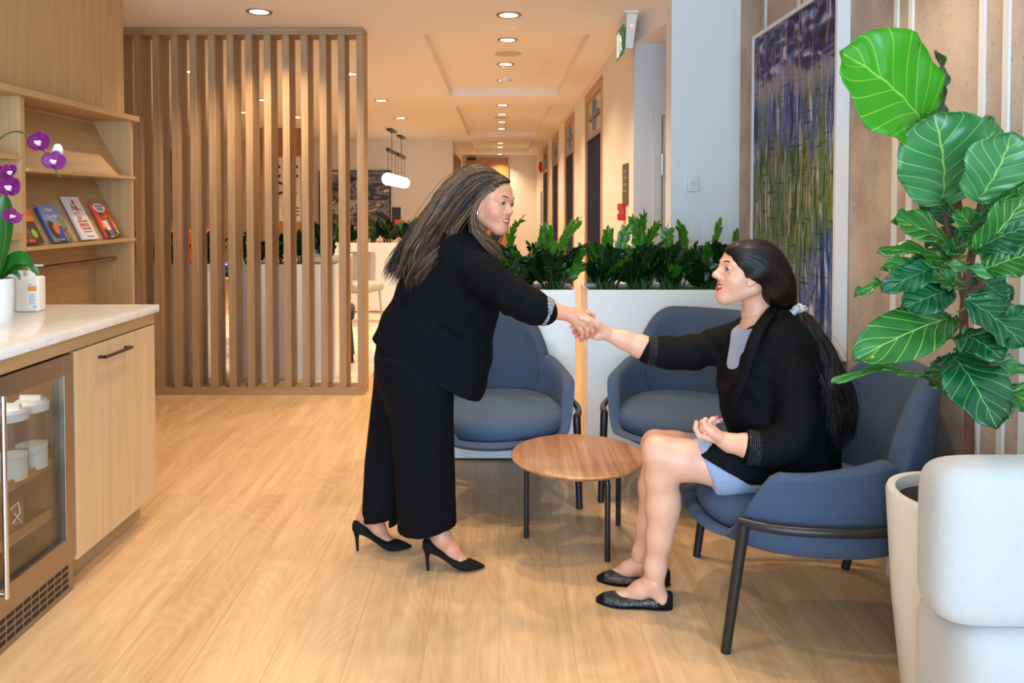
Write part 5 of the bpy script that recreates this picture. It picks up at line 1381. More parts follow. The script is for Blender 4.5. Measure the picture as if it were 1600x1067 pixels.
HB = [hair_mat('hair_black', srgb(16, 12, 13), srgb(30, 20, 19), .33), hair_mat('hair_deep_brown', srgb(44, 28, 24), srgb(26, 18, 17), .33)]
LIPS = plain('lips', srgb(188, 92, 84), .35); TEETH = plain('teeth', (.82, .80, .76), .25)
EYEW = plain('eye_white', (.75, .72, .70), .15); IRIS = plain('iris', (.018, .009, .006), .1); BROW = plain('brow_hair', srgb(34, 24, 20), .7)
LASH = plain('lash', (.01, .008, .008), .6); NAIL = plain('nail_pink', srgb(214, 92, 112), .2, coat=.5)

# ------------------------------------------------------------------ head
def frame(c, fwd, up, s):
    f = Vector(fwd).normalized(); u = Vector(up); l = u.cross(f).normalized(); u = f.cross(l).normalized()
    m = Matrix((( f.x, l.x, u.x, c[0]), (f.y, l.y, u.y, c[1]), (f.z, l.z, u.z, c[2]), (0, 0, 0, 1)))
    return m @ Matrix.Scale(s, 4)
def head_mesh(m, neck_w, nose=(.106, -.022, .0100), bridge=.083, ear=0.0):
    """m: local->world; neck_w: world points (p, r) of the neck chain"""
    f = Field((-.17, -.11, -.24), (.13, .11, .15), .0023)
    f.ell((-.022, 0, .034), (.094, .073, .082), 0)
    f.ell((.030, 0, .045), (.058, .062, .054), .03)
    f.ell((.034, 0, -.020), (.050, .056, .072), .03)
    for s_ in (1, -1):
        f.cap((-.012, s_ * .049, -.036), (.054, s_ * .013, -.083), .018, .0155, .026)
        f.ell((.050, s_ * .034, -.026), (.026, .022, .022), .022)
        f.cap((.070, s_ * .044, .026), (.084, s_ * .014, .026), .009, .010, .016)
    f.ell((.062, 0, -.088), (.022, .022, .018), .022)
    f.ell((.068, 0, -.052), (.022, .028, .024), .02)
    for s_ in (1, -1):
        f.ell((.091, s_ * .031, .008), (.017, .018, .0120), .010, 'sub')
    f.cap((bridge, 0, .018), (nose[0] - .010, 0, nose[1] + .006), .0075, .0095, .012)
    f.ell((nose[0] - .009, 0, nose[1]), (.0125, .0115, .0100), .009)
    for s_ in (1, -1): f.ell((nose[0] - .019, s_ * .0135, nose[1] - .003), (.0115, .0085, .0088), .007)
    for s_ in (1, -1): f.ell((nose[0] - .012, s_ * .007, nose[1] - .0125), (.006, .0035, .004), .003, 'sub')
    # lids around the eyeball, smile folds
    for s_ in (1, -1):
        f.cap((.0808, s_ * .017, .0118), (.0788, s_ * .046, .0105), .0040, .0038, .006); f.cap((.081, s_ * .022, .0155), (.081, s_ * .040, .0155), .0045, .0045, .006)
        f.cap((.0785, s_ * .019, .0002), (.0770, s_ * .044, .0022), .0036, .0034, .006)
        f.cap((.094, s_ * .021, -.030), (.082, s_ * .032, -.050), .0016, .0022, .006, 'sub')
    # mouth opening
    f.ell((.092, 0, -.055), (.014, .028, .0065), .004, 'sub')
    # ears
    for s_ in (1, -1):
        f.ell((-.012 + ear, s_ * .073, .000), (.017, .0065, .030), .006, rot=Euler((0, R(-8), s_ * R(-18))).to_matrix())
        f.ell((-.008 + ear, s_ * .079, .004), (.009, .004, .018), .004, 'sub')
        f.ell((-.006 + ear, s_ * .071, -.024), (.008, .006, .009), .006)
    mi = m.inverted(); sc = m.to_scale()[0]
    nk = [(tuple(mi @ Vector(p)), r / sc) for p, r in neck_w]
    f.chain(nk, .03)
    V, F_ = f.mesh(); V = relax(V, F_, 2, .4)
    return xform((V, F_), m)
def face_parts(root, m, near, wide=.9, brow_up=0.0, lipc=None):
    g = root
    for s_ in (1, -1):
        mb = MB(); mb.mat(0).sphere((.0722, s_ * .031, .0078), .0134, 24, 16)
        c = Vector((.0722, s_ * .031, .0078)); d = Vector((.93, near * .16, -.02)).normalized()
        mb.mat(1); q = d.to_track_quat('Z', 'Y').to_matrix().to_4x4()
        mb.lathe([(.0074, .0112), (.0050, .0125), (.0, .0136)], n=18, cap0=False, cap1=False, xf=Matrix.Translation(c) @ q)
        mb.v = [m @ v for v in mb.v]; e = mb.build('eye', [EYEW, IRIS], g)
        mb = MB(); mb.tube([(.0845, s_ * .0185, .0095), (.0874, s_ * .025, .0098), (.0866, s_ * .033, .0102), (.0826, s_ * .0415, .0090), (.0784, s_ * .0475, .0074)], [.0007, .0015, .0019, .0019, .0008], 8)
        mb.v = [m @ v for v in mb.v]; mb.build('eyelashes', LASH, g)
        mb = MB(); mb.tube([(.0925, s_ * .014, .0285 + brow_up), (.0905, s_ * .024, .0325 + brow_up), (.0850, s_ * .036, .0345 + brow_up), (.0750, s_ * .048, .0300 + brow_up)], [.0028, .0044, .0040, .0014], 8, flat=.6)
        mb.v = [m @ v for v in mb.v]; mb.build('eyebrow', BROW, g)
    def arc(dz, dx, n=13, w=.0345, lift=.0105):
        return [(.0888 + dx - .017 * (abs(t) ** 1.8), w * t, -.054 + dz + lift * abs(t) ** 2.0 * 1.2 - dz * abs(t) ** 2 * .95) for t in [-1 + 2 * i / (n - 1) for i in range(n)]]
    n = 13; rr = [.0012 + .0033 * (1 - abs(-1 + 2 * i / (n - 1)) ** 2) for i in range(n)]
    mb = MB(); mb.tube(arc(.0058, .001), rr, 10, flat=.8); mb.tube(arc(-.0100, -.001), [x * 1.15 for x in rr], 10, flat=.8)
    mb.v = [m @ v for v in mb.v]; mb.build('lips', lipc or LIPS, g)
    mb = MB(); mb.tube([(x - .003, y * .84, z) for x, y, z in arc(.0005, -.001)], [max(.0016, x * 1.15) for x in rr], 10, flat=1.0)
    mb.v = [m @ v for v in mb.v]; mb.build('teeth', TEETH, g)

def lerp_path(A, B, t): return [Vector(a).lerp(Vector(b), t) for a, b in zip(A, B)]
def resample(P, n):
    """smooth path through the points of P (Catmull-Rom)"""
    P = [Vector(p) for p in P]; Q = [P[0] * 2 - P[1]] + P + [P[-1] * 2 - P[-2]]; out = []
    for i in range(n):
        u = i / (n - 1) * (len(P) - 1); k = min(len(P) - 2, int(u)); t = u - k
        a, b, c, d = Q[k], Q[k + 1], Q[k + 2], Q[k + 3]
        out.append(.5 * ((2 * b) + (c - a) * t + (2 * a - 5 * b + 4 * c - d) * t * t + (3 * b - 3 * c + d - a) * t ** 3))
    return out
def sampler(f):
    lo, h, d = f.lo, f.h, f.d; sh = np.array(d.shape)
    def val(p):
        q = (np.array(p) - lo) / h
        if (q < 1).any() or (q >= sh - 2).any(): return None
        i = q.astype(int); t = q - i; c = d[i[0]:i[0] + 2, i[1]:i[1] + 2, i[2]:i[2] + 2]
        c = c[0] * (1 - t[0]) + c[1] * t[0]; c = c[0] * (1 - t[1]) + c[1] * t[1]; return float(c[0] * (1 - t[2]) + c[1] * t[2])
    def snap(p, off, pull, org):
        w_ = Vector(p) + org
        for _ in range(2):
            v = val(w_)
            if v is None or v > .06: break
            g = []
            for a in range(3):
                e = Vector((0, 0, 0)); e[a] = .004
                v1 = val(w_ + e); v0 = val(w_ - e)
                if v1 is None or v0 is None: return w_ - org
                g.append(v1 - v0)
            g = Vector(g)
            if g.length < 1e-6: break
            g.normalize()
            if v < off: w_ += g * (off - v)
            else: w_ -= g * (v - off) * pull
        return w_ - org
    return snap
def locks(mb, guides, count, rnd, r=.006, n=18, jit=.008, mats=(0, 1), wts=None, wave=0.0, end=.3, tmin=0, tmax=1, flat=.5, start=.5, snap=None, org=None, pull=lambda v: 0, thick=.004):
    K = len(guides)
    G = [resample(g, n) for g in guides]
    for c in range(count):
        u = rnd.uniform(tmin, tmax) * (K - 1); k = min(K - 2, int(u)) if K > 1 else 0; t = u - k
        p = lerp_path(G[k], G[k + 1], t) if K > 1 else G[0]
        off = Vector((rnd.gauss(0, 1), rnd.gauss(0, 1), rnd.gauss(0, 1))) * jit; ph = rnd.uniform(0, 6.3); fq = rnd.uniform(1.5, 2.6)
        cut = rnd.uniform(.86, 1.0); m_ = max(6, int(n * cut))
        pts = []
        for i in range(m_):
            v = i / (n - 1); g = .35 + v * 1.3
            ph2 = int(u * 5) * 1.3 + ph * .18
            wv = Vector((math.sin(v * 13 + ph2), 0.5 * math.cos(v * 11 + ph2), .5 * math.sin(v * 13 + ph2 + 1))) * wave * v * v * 1.6
            q = p[i] + off * g + wv
            if snap is not None: q = snap(q, thick * (.4 + .8 * (c % 7) / 6), pull(v), org)
            pts.append(q)
        rr = [r * (start + (1 - start) * min(1, i / 3)) * (1 - (1 - end) * max(0, (i / (m_ - 1) - .6) / .4)) for i in range(m_)]; rr[-1] *= .25
        tr = random.Random(int(u * 9) * 7 + len(guides)); mb.mat(rnd.choices(mats, wts)[0] if rnd.random() < .55 else tr.choices(mats, wts)[0]); mb.tube(pts, [x * rnd.uniform(.85, 1.15) for x in rr], 6, flat=flat)
def hand(f, wrist, palm, fingers, thumb, rp=.0125, k=.012):
    """metacarpals fan from the wrist; every finger is a chain of joints"""
    for p, r in palm: f.cap(wrist[0], p, wrist[1] * .62, r, k)
    for ch in fingers: f.chain(ch, .0035)
    f.chain(thumb, .008)

# ================================================================== standing woman
pa = empty('person', (-.10, 2.97, 0)); tag(pa, 'standing woman in black suit and high heels with long streaked hair, leaning to shake hands', 'person')
OA = pa.location.copy()
BA = []                                       # pieces of her body surface
hcA = J(763, 320, 2.95)
mA = frame(hcA, (math.cos(R(31)), -math.sin(R(31)), -.06), (.06, .05, 1), 1.06)
hv = head_mesh(mA, [(J(752, 330, 2.97), .052), (J(735, 365, 2.98), .050), (J(715, 400, 2.98), .060)], nose=(.103, -.022, .0100), bridge=.079, ear=.012)
BA.append(hv)
# torso, legs, arms under the clothes
f = Field((-.65, 2.65, .0), (.30, 3.32, 1.42), .008)
f.chain([(J(715, 395, 2.98), .07), (J(690, 450, 2.98), .11), (J(665, 520, 2.98), .12), (J(655, 560, 2.98), .125)], .06)
f.chain([(J(668, 580, 2.89), .085), (J(664, 700, 2.87), .055), (J(680, 820, 2.88), .036)], .04)
f.chain([(J(640, 580, 3.06), .085), (J(612, 700, 3.06), .055), (J(590, 795, 3.04), .036)], .04)
f.chain([(J(712, 405, 2.83), .05), (J(798, 462, 2.78), .036), (J(850, 484, 2.775), .03)], .03)
f.chain([(J(715, 402, 3.13), .05), (J(700, 500, 3.17), .036), (J(738, 556, 3.13), .026)], .03)
V, F_ = f.mesh(); BA.append((relax(V, F_, 1), F_))
# right forearm and hand
f = Field(np.array(J(835, 545, 2.70)) - .02, np.array(J(945, 465, 2.86)) + .02, .002)
f.cap(J(845, 481, 2.775), J(888, 491, 2.785), .036, .0265, .02, flat=((0, 1, 0), .86))
W_ = (J(888, 491, 2.785), .026)
hand(f, W_, [(J(913, 494, 2.782), .0135), (J(914, 500, 2.773), .0135), (J(911, 507, 2.771), .0130), (J(906, 513, 2.775), .0120)],
  [[(J(913, 494, 2.780), .0115), (J(926, 500, 2.766), .0095), (J(931, 509, 2.774), .0085), (J(931, 516, 2.790), .0072)],
   [(J(914, 500, 2.770), .0118), (J(924, 507, 2.758), .0098), (J(926, 517, 2.765), .0086), (J(924, 524, 2.782), .0074)],
   [(J(911, 507, 2.769), .0112), (J(918, 514, 2.757), .0094), (J(918, 523, 2.765), .0082), (J(916, 529, 2.782), .0070)],
   [(J(905, 513, 2.773), .0100), (J(910, 519, 2.762), .0084), (J(909, 526, 2.768), .0074), (J(907, 531, 2.782), .0064)]],
  [(J(893, 487, 2.795), .017), (J(907, 487, 2.805), .0125), (J(918, 489, 2.812), .0100), (J(927, 493, 2.816), .0088)])
V, F_ = f.mesh(); BA.append((relax(V, F_, 1, .4), F_))
# left hand, hanging on the far side
f = Field(np.array(J(735, 560, 3.13)) - .11, np.array(J(735, 560, 3.13)) + .13, .0025)
wl = (J(736, 552, 3.13), .025)
kn = [J(745, 580, 3.10), J(741, 583, 3.12), J(736, 583, 3.14), J(731, 581, 3.16)]
hand(f, wl, [(p, .0125) for p in kn], [[(p, .0105), (J(750 - 4 * i, 594, 3.10 + .02 * i), .0092), (J(748 - 4 * i, 604 - i, 3.105 + .02 * i), .0078)] for i, p in enumerate(kn)], [(J(744, 562, 3.10), .014), (J(754, 576, 3.085), .0105), (J(756, 587, 3.09), .0088)])
V, F_ = f.mesh(); BA.append((relax(V, F_, 1, .4), F_))
# feet
def footA(o, heel, ank, inst, ball, toe, Y):
    f = Field(np.array(J(*ball, Y)) - .17, np.array(J(*ball, Y)) + .15, .003)
    f.chain([(J(ank[0] - 3, ank[1] - 18, Y), .034), (J(*ank, Y), .036), (J(*inst, Y), .031), (J(*ball, Y), .024), (J(*toe, Y), .012)], .02)
    f.cap(J(*ank, Y), J(*heel, Y), .034, .026, .02)
    V, F_ = f.mesh(); BA.append((relax(V, F_, 1, .4), F_))
footA(0, (677, 851), (690, 842), (705, 861), (722, 880), (740, 884), 2.875)
footA(0, (565, 812), (578, 806), (590, 826), (603, 846), (622, 851), 3.045)
BA = [(V - np.array(OA), F_) for V, F_ in BA]
bodyA = np_mesh('body', BA, SKA, pa)
mAl = Matrix.Translation(-OA) @ mA
face_parts(bodyA, mAl, -1, brow_up=-.001)
mb = MB(); xf = mAl @ Matrix.Translation((.004, -.081, -.034))
mb.tube([(math.cos(t) * .004, 0, math.sin(t) * .011) for t in [6.283 * i / 24 for i in range(25)]], .0022, 8, caps=False, xf=xf); mb.build('hoop_earring', M['chrome'], bodyA)
c = Vector(J(914, 516, 2.756)) - OA
mb = MB(); mb.tube([Vector(J(918, 517, 2.7605)) - OA + Vector((math.cos(t) * .0102, -.001 + math.sin(t) * .0102, -.004 * math.cos(t))) for t in [6.283 * i / 24 for i in range(25)]], .0013, 6, caps=False)
mb.sphere(tuple(Vector(J(918, 517, 2.7605)) - OA + Vector((0, -.0115, 0))), .0028, 8, 6); mb.build('ring', M['chrome'], bodyA)

def fold(amp, a, b, c_, ph=0.0, pw=1):
    return lambda X, Y, Z: amp * np.sin(a * X + b * Y + c_ * Z + ph + 1.5 * np.sin(6 * X + 9 * Z + ph))
# jacket
f = Field((-.70, 2.62, .62), (.32, 3.34, 1.46), .005)
f.loft(rows_px([(335, 672, 735, 2.98, .06), (352, 664, 748, 2.98, .10), (372, 654, 762, 2.98, .165), (395, 643, 771, 2.98, .185), (430, 628, 777, 2.98, .185), (465, 613, 779, 2.98, .17), (500, 594, 777, 2.98, .16), (530, 580, 772, 2.98, .165), (565, 588, 768, 2.98, .175), (600, 620, 762, 2.98, .175), (625, 640, 750, 2.98, .17)]), .03, 2.3, fold(.0030, 10, 4, 30))
SA = [(J(708, 396, 2.845), .070), (J(760, 432, 2.80), .066), (J(800, 462, 2.775), .060), (J(828, 478, 2.772), .055), (J(851, 487, 2.775), .051)]
f.chain(SA, .05)
f.chain([(J(705, 398, 3.10), .070), (J(695, 450, 3.15), .066), (J(695, 505, 3.16), .058), (J(730, 546, 3.13), .047)], .05)
hemA, hemB = at(575, 522, 2.98), at(742, 616, 2.98)
hn = Vector((-(hemB.z - hemA.z), 0, hemB.x - hemA.x)).normalized()
def cutA(d, X, Y, Z):
    e = -((X - hemA.x) * hn.x + (Z - hemA.z) * hn.z)
    # sleeve and hand side stay clear of the hem cut
    hem = np.where(X > .02, -1.0, e)
    d = np.maximum(d, np.where(Y > 3.09, np.minimum(e, .5), e))
    # creases round the elbow and across the back
    d = d + .0028 * np.sin(60 * (X * .6 - Z) + 8 * np.sin(9 * X)) * np.exp(-((X + .02) ** 2 + (Z - 1.05) ** 2) / .03)
    d = d + .0022 * np.sin(75 * (X + .35 * Z) + 3 * Y) * np.exp(-((X - .02) ** 2 + (Z - 1.0) ** 2) / .02)
    return d
f.apply(cutA)
V, F_ = f.mesh(); V = relax(V, F_, 1, .4)
jk = np_mesh('jacket', [(V - np.array(OA), F_)], BLACK, pa)
# pocket flap and back seam as thin raised strips
mb = MB()
def strip(mb, pts, w, t=.002, off=Vector((0, -1, 0))):
    mb.tube([Vector(p) for p in pts], w, 6, flat=.35)
pk = [Vector(J(684 + 4.2 * i, 503 + 2.6 * i, 2.802 + (i - 5) ** 2 * .0004)) - OA for i in range(11)]
strip(mb, pk, .006); mb.build('pocket_welt', BLACK2, jk)
# collar
mb = MB(); mb.tube([Vector(J(*q)) - OA for q in ((668, 352, 2.99), (690, 345, 2.925), (722, 352, 2.90), (745, 372, 2.90), (766, 402, 2.91), (775, 440, 2.93))], [.012, .018, .02, .018, .014, .006], 10, flat=.5); mb.build('collar', BLACK, jk)
# patterned turned-back cuff
def cuff_pat():
    m, nt, b = abstract_mat('satin_print', [srgb(40, 40, 48), srgb(120, 130, 150), srgb(190, 185, 180), srgb(70, 66, 70), srgb(150, 162, 190)], (45, 45, 45), 0, 4, 1.4, [.36, .45, .5, .56, .64], .25)[:3]
    return m
CP = cuff_pat()
a0, a1 = Vector(J(842, 482.5, 2.775)) - OA, Vector(J(859, 489.5, 2.776)) - OA
mb = MB(); dd = (a1 - a0).normalized(); mb.tube([a0, a0 + dd * .004, a0.lerp(a1, .5), a1 - dd * .004, a1, a1 - dd * .002, a0 + dd * .02], [.054, .0575, .056, .0535, .050, .045, .045], 28, caps=False)
mb.build('cuff', CP, jk)
# trousers
f = Field((-.72, 2.66, .03), (.08, 3.3, 1.0), .005)
f.loft(rows_px([(500, 604, 745, 2.98, .13), (530, 590, 738, 2.98, .155), (560, 585, 728, 2.98, .165), (600, 590, 712, 2.98, .16), (640, 605, 690, 2.98, .12)]), .03, 2.2)
f.loft(rows_px([(560, 600, 716, 2.90, .10), (600, 606, 709, 2.89, .105), (660, 610, 708, 2.885, .105), (720, 614, 709.5, 2.88, .105), (780, 619, 711, 2.88, .11), (846, 622, 714, 2.88, .115)]), .03, 2.1, lambda X, Y, Z: .0045 * np.sin(38 * X + 26 * Y) * np.clip((.9 - Z) * 1.5, 0, 1))
f.loft(rows_px([(560, 586, 690, 3.05, .10), (600, 584, 672, 3.06, .105), (660, 577, 655, 3.06, .10), (720, 569.5, 645, 3.06, .10), (780, 566, 634, 3.06, .105), (830, 564, 622, 3.06, .105)]), .025, 2.1, lambda X, Y, Z: .004 * np.sin(36 * X - 24 * Y + 1) * np.clip((.9 - Z) * 1.5, 0, 1))
def hems(d, X, Y, Z):
    za = at(640, 844, 2.775).z; zb = at(700, 836, 2.775).z; xa = at(640, 843, 2.88).x; xb = at(700, 835, 2.88).x
    lz = za + (zb - za) * (X - xa) / (xb - xa)
    zc = at(566, 803, 3.0).z; zd = at(595, 829, 2.965).z; xc = at(566, 802, 3.06).x; xd = at(595, 829, 3.06).x
    lz2 = np.maximum(zc + (zd - zc) * (X - xc) / (xd - xc), zd)
    lim = np.where(Y < 2.985, lz, lz2)
    d = np.maximum(d, lim - Z)
    # hollow the last few centimetres of each leg
    return d
f.apply(hems)
for rws in ([(800, 630, 704, 2.88, .10), (860, 631, 705, 2.88, .105)], [(775, 575, 624, 3.06, .09), (850, 573, 614, 3.06, .095)]):
    f.loft(rows_px(rws), .004, 2.1, op='sub')
V, F_ = f.mesh(); V = relax(V, F_, 1, .4)
np_mesh('trousers', [(V - np.array(OA), F_)], BLACK, pa)

def pump(heel_px, toe_px, Y0_, Y1_):
    """pointed pump; heel_px = heel tip on the floor, toe_px = toe tip"""
    h0 = ground(*heel_px); t0 = ground(*toe_px); h0.y = Y0_ if Y0_ else h0.y
    d = (t0 - h0); d.z = 0; L = .235; d.normalize(); o = h0 - d * .018
    mx = Matrix(((d.x, -d.y, 0, o.x), (d.y, d.x, 0, o.y), (0, 0, 1, 0), (0, 0, 0, 1)))
    S = [(-.003, .088, .112, .012), (.002, .080, .122, .020), (.02, .072, .118, .0265), (.045, .064, .100, .0275), (.07, .050, .078, .026), (.095, .032, .058, .027), (.12, .014, .041, .032), (.14, .005, .032, .0365), (.155, .002, .0335, .0385), (.175, .0015, .034, .037), (.20, .002, .027, .028), (.222, .004, .018, .015), (.236, .006, .012, .004)]
    rg = []
    for x, zb, zt, w_ in S:
        row = []
        for k in range(24):
            t = 2 * math.pi * k / 24; c_, s_ = math.cos(t), math.sin(t)
            y = w_ * math.copysign(abs(c_) ** .8, c_); z = (zb + zt) / 2 + (zt - zb) / 2 * math.copysign(abs(s_) ** .7, s_)
            row.append((x, y, z))
        rg.append(row)
    sh_ = MB().rings(rg, xf=mx)
    sh_.tube([(.014, 0, .083), (.015, 0, .05), (.0175, 0, .0)], [.014, .0075, .0048], 12, xf=mx)
    return sh_
for hp, tp in (((669, 891), (757, 888)), ((559, 860), (641, 857))):
    mb = pump(hp, tp, None, None); mb.v = [v - OA for v in mb.v]
    sh_ = mb.build('high_heel_shoe', SUEDE, pa, angle=60)
# hair
GA = lambda *q: [Vector(J(*p)) - OA for p in q]
g0 = GA((800, 282, 3.00), (775, 260, 2.99), (742, 256, 2.98), (706, 276, 2.98), (672, 322, 2.98), (640, 368, 2.97), (618, 405, 2.96), (606, 448, 2.95))
g1 = GA((800, 282, 2.97), (778, 266, 2.92), (745, 268, 2.885), (712, 296, 2.88), (680, 340, 2.87), (652, 382, 2.85), (634, 420, 2.84), (624, 458, 2.84))
g2 = GA((798, 284, 2.95), (776, 278, 2.885), (750, 290, 2.862), (724, 318, 2.855), (696, 356, 2.84), (672, 390, 2.81), (655, 428, 2.80), (645, 462, 2.80))
g3 = GA((794, 284, 2.93), (772, 290, 2.873), (752, 308, 2.858), (735, 334, 2.852), (712, 362, 2.835), (690, 388, 2.80), (668, 412, 2.785), (655, 440, 2.785))
h1 = GA((793, 284, 2.92), (768, 296, 2.870), (747, 314, 2.862), (737, 338, 2.86), (740, 362, 2.855), (756, 380, 2.86), (770, 396, 2.87), (776, 418, 2.88))
h2 = GA((794, 284, 2.93), (771, 293, 2.872), (752, 308, 2.864), (741, 332, 2.868), (746, 358, 2.86), (765, 374, 2.87), (781, 392, 2.88), (786, 412, 2.90))
k1 = GA((790, 292, 3.05), (794, 306, 3.06), (790, 330, 3.06), (786, 362, 3.03), (778, 378, 3.0), (774, 392, 2.98), (778, 405, 2.97))
k2 = GA((784, 285, 3.06), (788, 300, 3.07), (782, 335, 3.06), (770, 362, 3.02), (764, 380, 2.99), (764, 395, 2.96), (770, 410, 2.95))
f = Field(np.array(J(700, 350, 2.95)) - .33, np.array(J(700, 350, 2.95)) + .33, .0045)
cen = lambda p: tuple(mA @ Vector(p))
rotA = mA.to_3x3().normalized()
f.ell(cen((-.026, 0, .038)), (.103, .083, .091), .0, rot=rotA)
f.ell(cen((.028, 0, .050)), (.066, .070, .060), .02, rot=rotA)
f.chain([(J(738, 292, 2.965), .078), (J(708, 322, 2.955), .070), (J(680, 360, 2.94), .060), (J(655, 396, 2.93), .050), (J(636, 428, 2.92), .032)], .05)
def limit_by(pts, Yd):
    q = sorted([(at(px, py, Yd).z, at(px, py, Yd).x) for px, py in pts]); return np.array([a for a, b in q]), np.array([b for a, b in q])
lz_, lx_ = limit_by(((795, 255), (805, 272), (803, 281), (784, 288), (768, 299), (757, 311), (750, 322), (747, 345), (750, 365), (756, 390)), 2.90)
f.apply(lambda d, X, Y, Z: np.maximum(d, np.where(Y < 3.01, (X - np.interp(Z, lz_, lx_)) * .8, d)))
V, F_ = f.mesh(); hmA = (relax(V, F_, 2) - np.array(OA), F_); snA = sampler(f)
gm = GA((800, 280, 3.01), (770, 262, 3.03), (738, 262, 3.05), (700, 290, 3.05), (665, 335, 3.04), (636, 378, 3.02), (612, 415, 3.0), (598, 445, 2.98))
rnd = random.Random(4); mb = MB()
pl = lambda v: .9 if v < .45 else max(0, .9 - (v - .45) * 4)
locks(mb, [gm, g0, g1, g2, g3], 620, rnd, .0042, 24, .0045, (0, 1, 2), (66, 20, 14), .014, .35, snap=snA, org=OA, pull=pl, thick=.0045)
locks(mb, [gm, g0, g1, g2, g3], 120, rnd, .0020, 24, .008, (0, 1, 2), (35, 30, 35), .015, .2, snap=snA, org=OA, pull=lambda v: max(0, .9 - v * 2), thick=.006)
locks(mb, [h1, h2], 110, rnd, .0036, 22, .0045, (0, 1, 2), (35, 30, 35), .008, .4, snap=snA, org=OA, pull=lambda v: max(0, .8 - v * 2.4))
locks(mb, [k1, k2], 60, rnd, .0045, 18, .005, (0, 1, 2), (75, 15, 10), .005, .4)
strands = mb.build('hair', HA, pa, angle=180)
np_mesh('hair_mass', [hmA], HA[0], strands)

# ================================================================== seated woman
pb = empty('person', (1.0, 2.62, 0)); tag(pb, 'seated woman in black blazer and pale blue dress with long dark ponytail, shaking hands', 'person')
OB = pb.location.copy(); OBn = np.array(OB)
BB = []
hcB = J(1167, 431, 2.62)
mB = frame(hcB, (-math.cos(R(4)), -math.sin(R(4)), .22), (.15, .0, 1), 1.06)
BB.append(head_mesh(mB, [(J(1180, 452, 2.635), .050), (J(1183, 492, 2.64), .046), (J(1196, 530, 2.64), .058)], nose=(.112, -.021, .0100), bridge=.086, ear=.022))
f = Field((.30, 2.30, .0), (1.42, 2.98, 1.10), .008)
f.cap(J(1184, 508, 2.63), J(1180, 545, 2.63), .055, .062, .03)
f.chain([(J(1200, 520, 2.64), .07), (J(1210, 570, 2.63), .115), (J(1222, 640, 2.62), .12), (J(1226, 712, 2.62), .10)], .06)
f.chain([(J(1215, 545, 2.56), .042), (J(1238, 600, 2.475), .040), (J(1238, 688, 2.43), .038), (J(1190, 700, 2.43), .036)], .02)
f.chain([(J(1165, 520, 2.79), .05), (J(1080, 552, 2.83), .036), (J(1020, 548, 2.82), .034)], .03)
V, F_ = f.mesh(); BB.append((relax(V, F_, 1), F_))
# legs, bare from the thigh down
f = Field((.28, 2.36, .0), (1.25, 2.92, .72), .004)
f.chain([(J(1212, 742, 2.54), .066), (J(1130, 725, 2.53), .076), (J(1062, 718, 2.54), .066), (J(1037, 712, 2.545), .056)], .03)
f.chain([(J(1037, 712, 2.545), .054), (J(1032, 745, 2.55), .050), (J(1034, 790, 2.555), .051), (J(1030, 840, 2.565), .041), (J(1024, 885, 2.575), .0335), (J(1023, 915, 2.58), .033)], .03)
f.cap(J(1042, 775, 2.56), J(1038, 815, 2.565), .040, .034, .04)
f.ell(J(1024, 706, 2.54), (.042, .046, .050), .04)
f.chain([(J(1212, 738, 2.70), .066), (J(1130, 712, 2.72), .074), (J(1050, 703, 2.73), .064), (J(1030, 700, 2.73), .056)], .03)
f.chain([(J(1030, 702, 2.73), .054), (J(1022, 760, 2.73), .052), (J(1014, 820, 2.735), .042), (J(1003, 865, 2.745), .031), (J(1001, 885, 2.75), .032)], .03)
f.ell(J(1022, 694, 2.725), (.042, .048, .048), .03)
V, F_ = f.mesh(); BB.append((relax(V, F_, 2), F_))
def footB(ank, inst, ball, toe, heel, Y, Y1):
    f = Field(np.array(J(*inst, Y)) - .16, np.array(J(*inst, Y)) + .16, .003)
    f.chain([(J(*ank, Y), .033), (J(*inst, (Y + Y1) / 2), .028), (J(*ball, Y1), .020), (J(*toe, Y1 + .005), .012)], .025, flat=None)
    f.cap(J(*ank, Y), J(*heel, Y - .005), .031, .027, .02)
    f.ell(J(ank[0] + 2, ank[1] + 2, Y - .028), (.011, .009, .011), .012)
    V, F_ = f.mesh(); BB.append((relax(V, F_, 1), F_))
footB((1021, 910), (1000, 922), (968, 935), (948, 938), (1033, 934), 2.58, 2.62)
footB((1000, 882), (982, 890), (960, 899), (945, 902), (1012, 898), 2.75, 2.79)
# right forearm and hand in the handshake
f = Field((J(885, 560, 2.8)[0], 2.70, J(885, 585, 2.8)[2]), (J(1050, 500, 2.8)[0], 2.92, J(900, 470, 2.8)[2]), .002)
f.chain([(J(1030, 549, 2.825), .047), (J(1000, 541, 2.82), .041), (J(975, 531, 2.815), .033), (J(950, 522, 2.812), .0262)], .02, flat=((0, 1, 0), .9))
W_ = (J(950, 522, 2.812), .026)
hand(f, W_, [(J(920, 500, 2.823), .0130), (J(917, 508, 2.827), .0130), (J(918, 516, 2.825), .0125), (J(923, 524, 2.818), .0120)],
  [[(J(920, 500, 2.825), .0110), (J(904, 501, 2.826), .0092), (J(896, 506, 2.815), .0082), (J(893, 511, 2.802), .0072)],
   [(J(917, 508, 2.828), .0112), (J(903, 512, 2.826), .0094), (J(898, 517, 2.808), .0082), (J(897, 520, 2.790), .0074)],
   [(J(918, 516, 2.826), .0105), (J(907, 520, 2.822), .0090), (J(902, 524, 2.802), .0080), (J(901, 526, 2.784), .0072)],
   [(J(923, 524, 2.819), .0095), (J(913, 528, 2.815), .0080), (J(909, 531, 2.803), .0072), (J(908, 532, 2.793), .0064)]],
  [(J(945, 516, 2.800), .0185), (J(932, 506, 2.775), .0150), (J(919, 500, 2.752), .0112), (J(907, 496, 2.750), .0100)])
f.cap(J(945, 520, 2.80), J(932, 526, 2.80), .017, .014, .015)
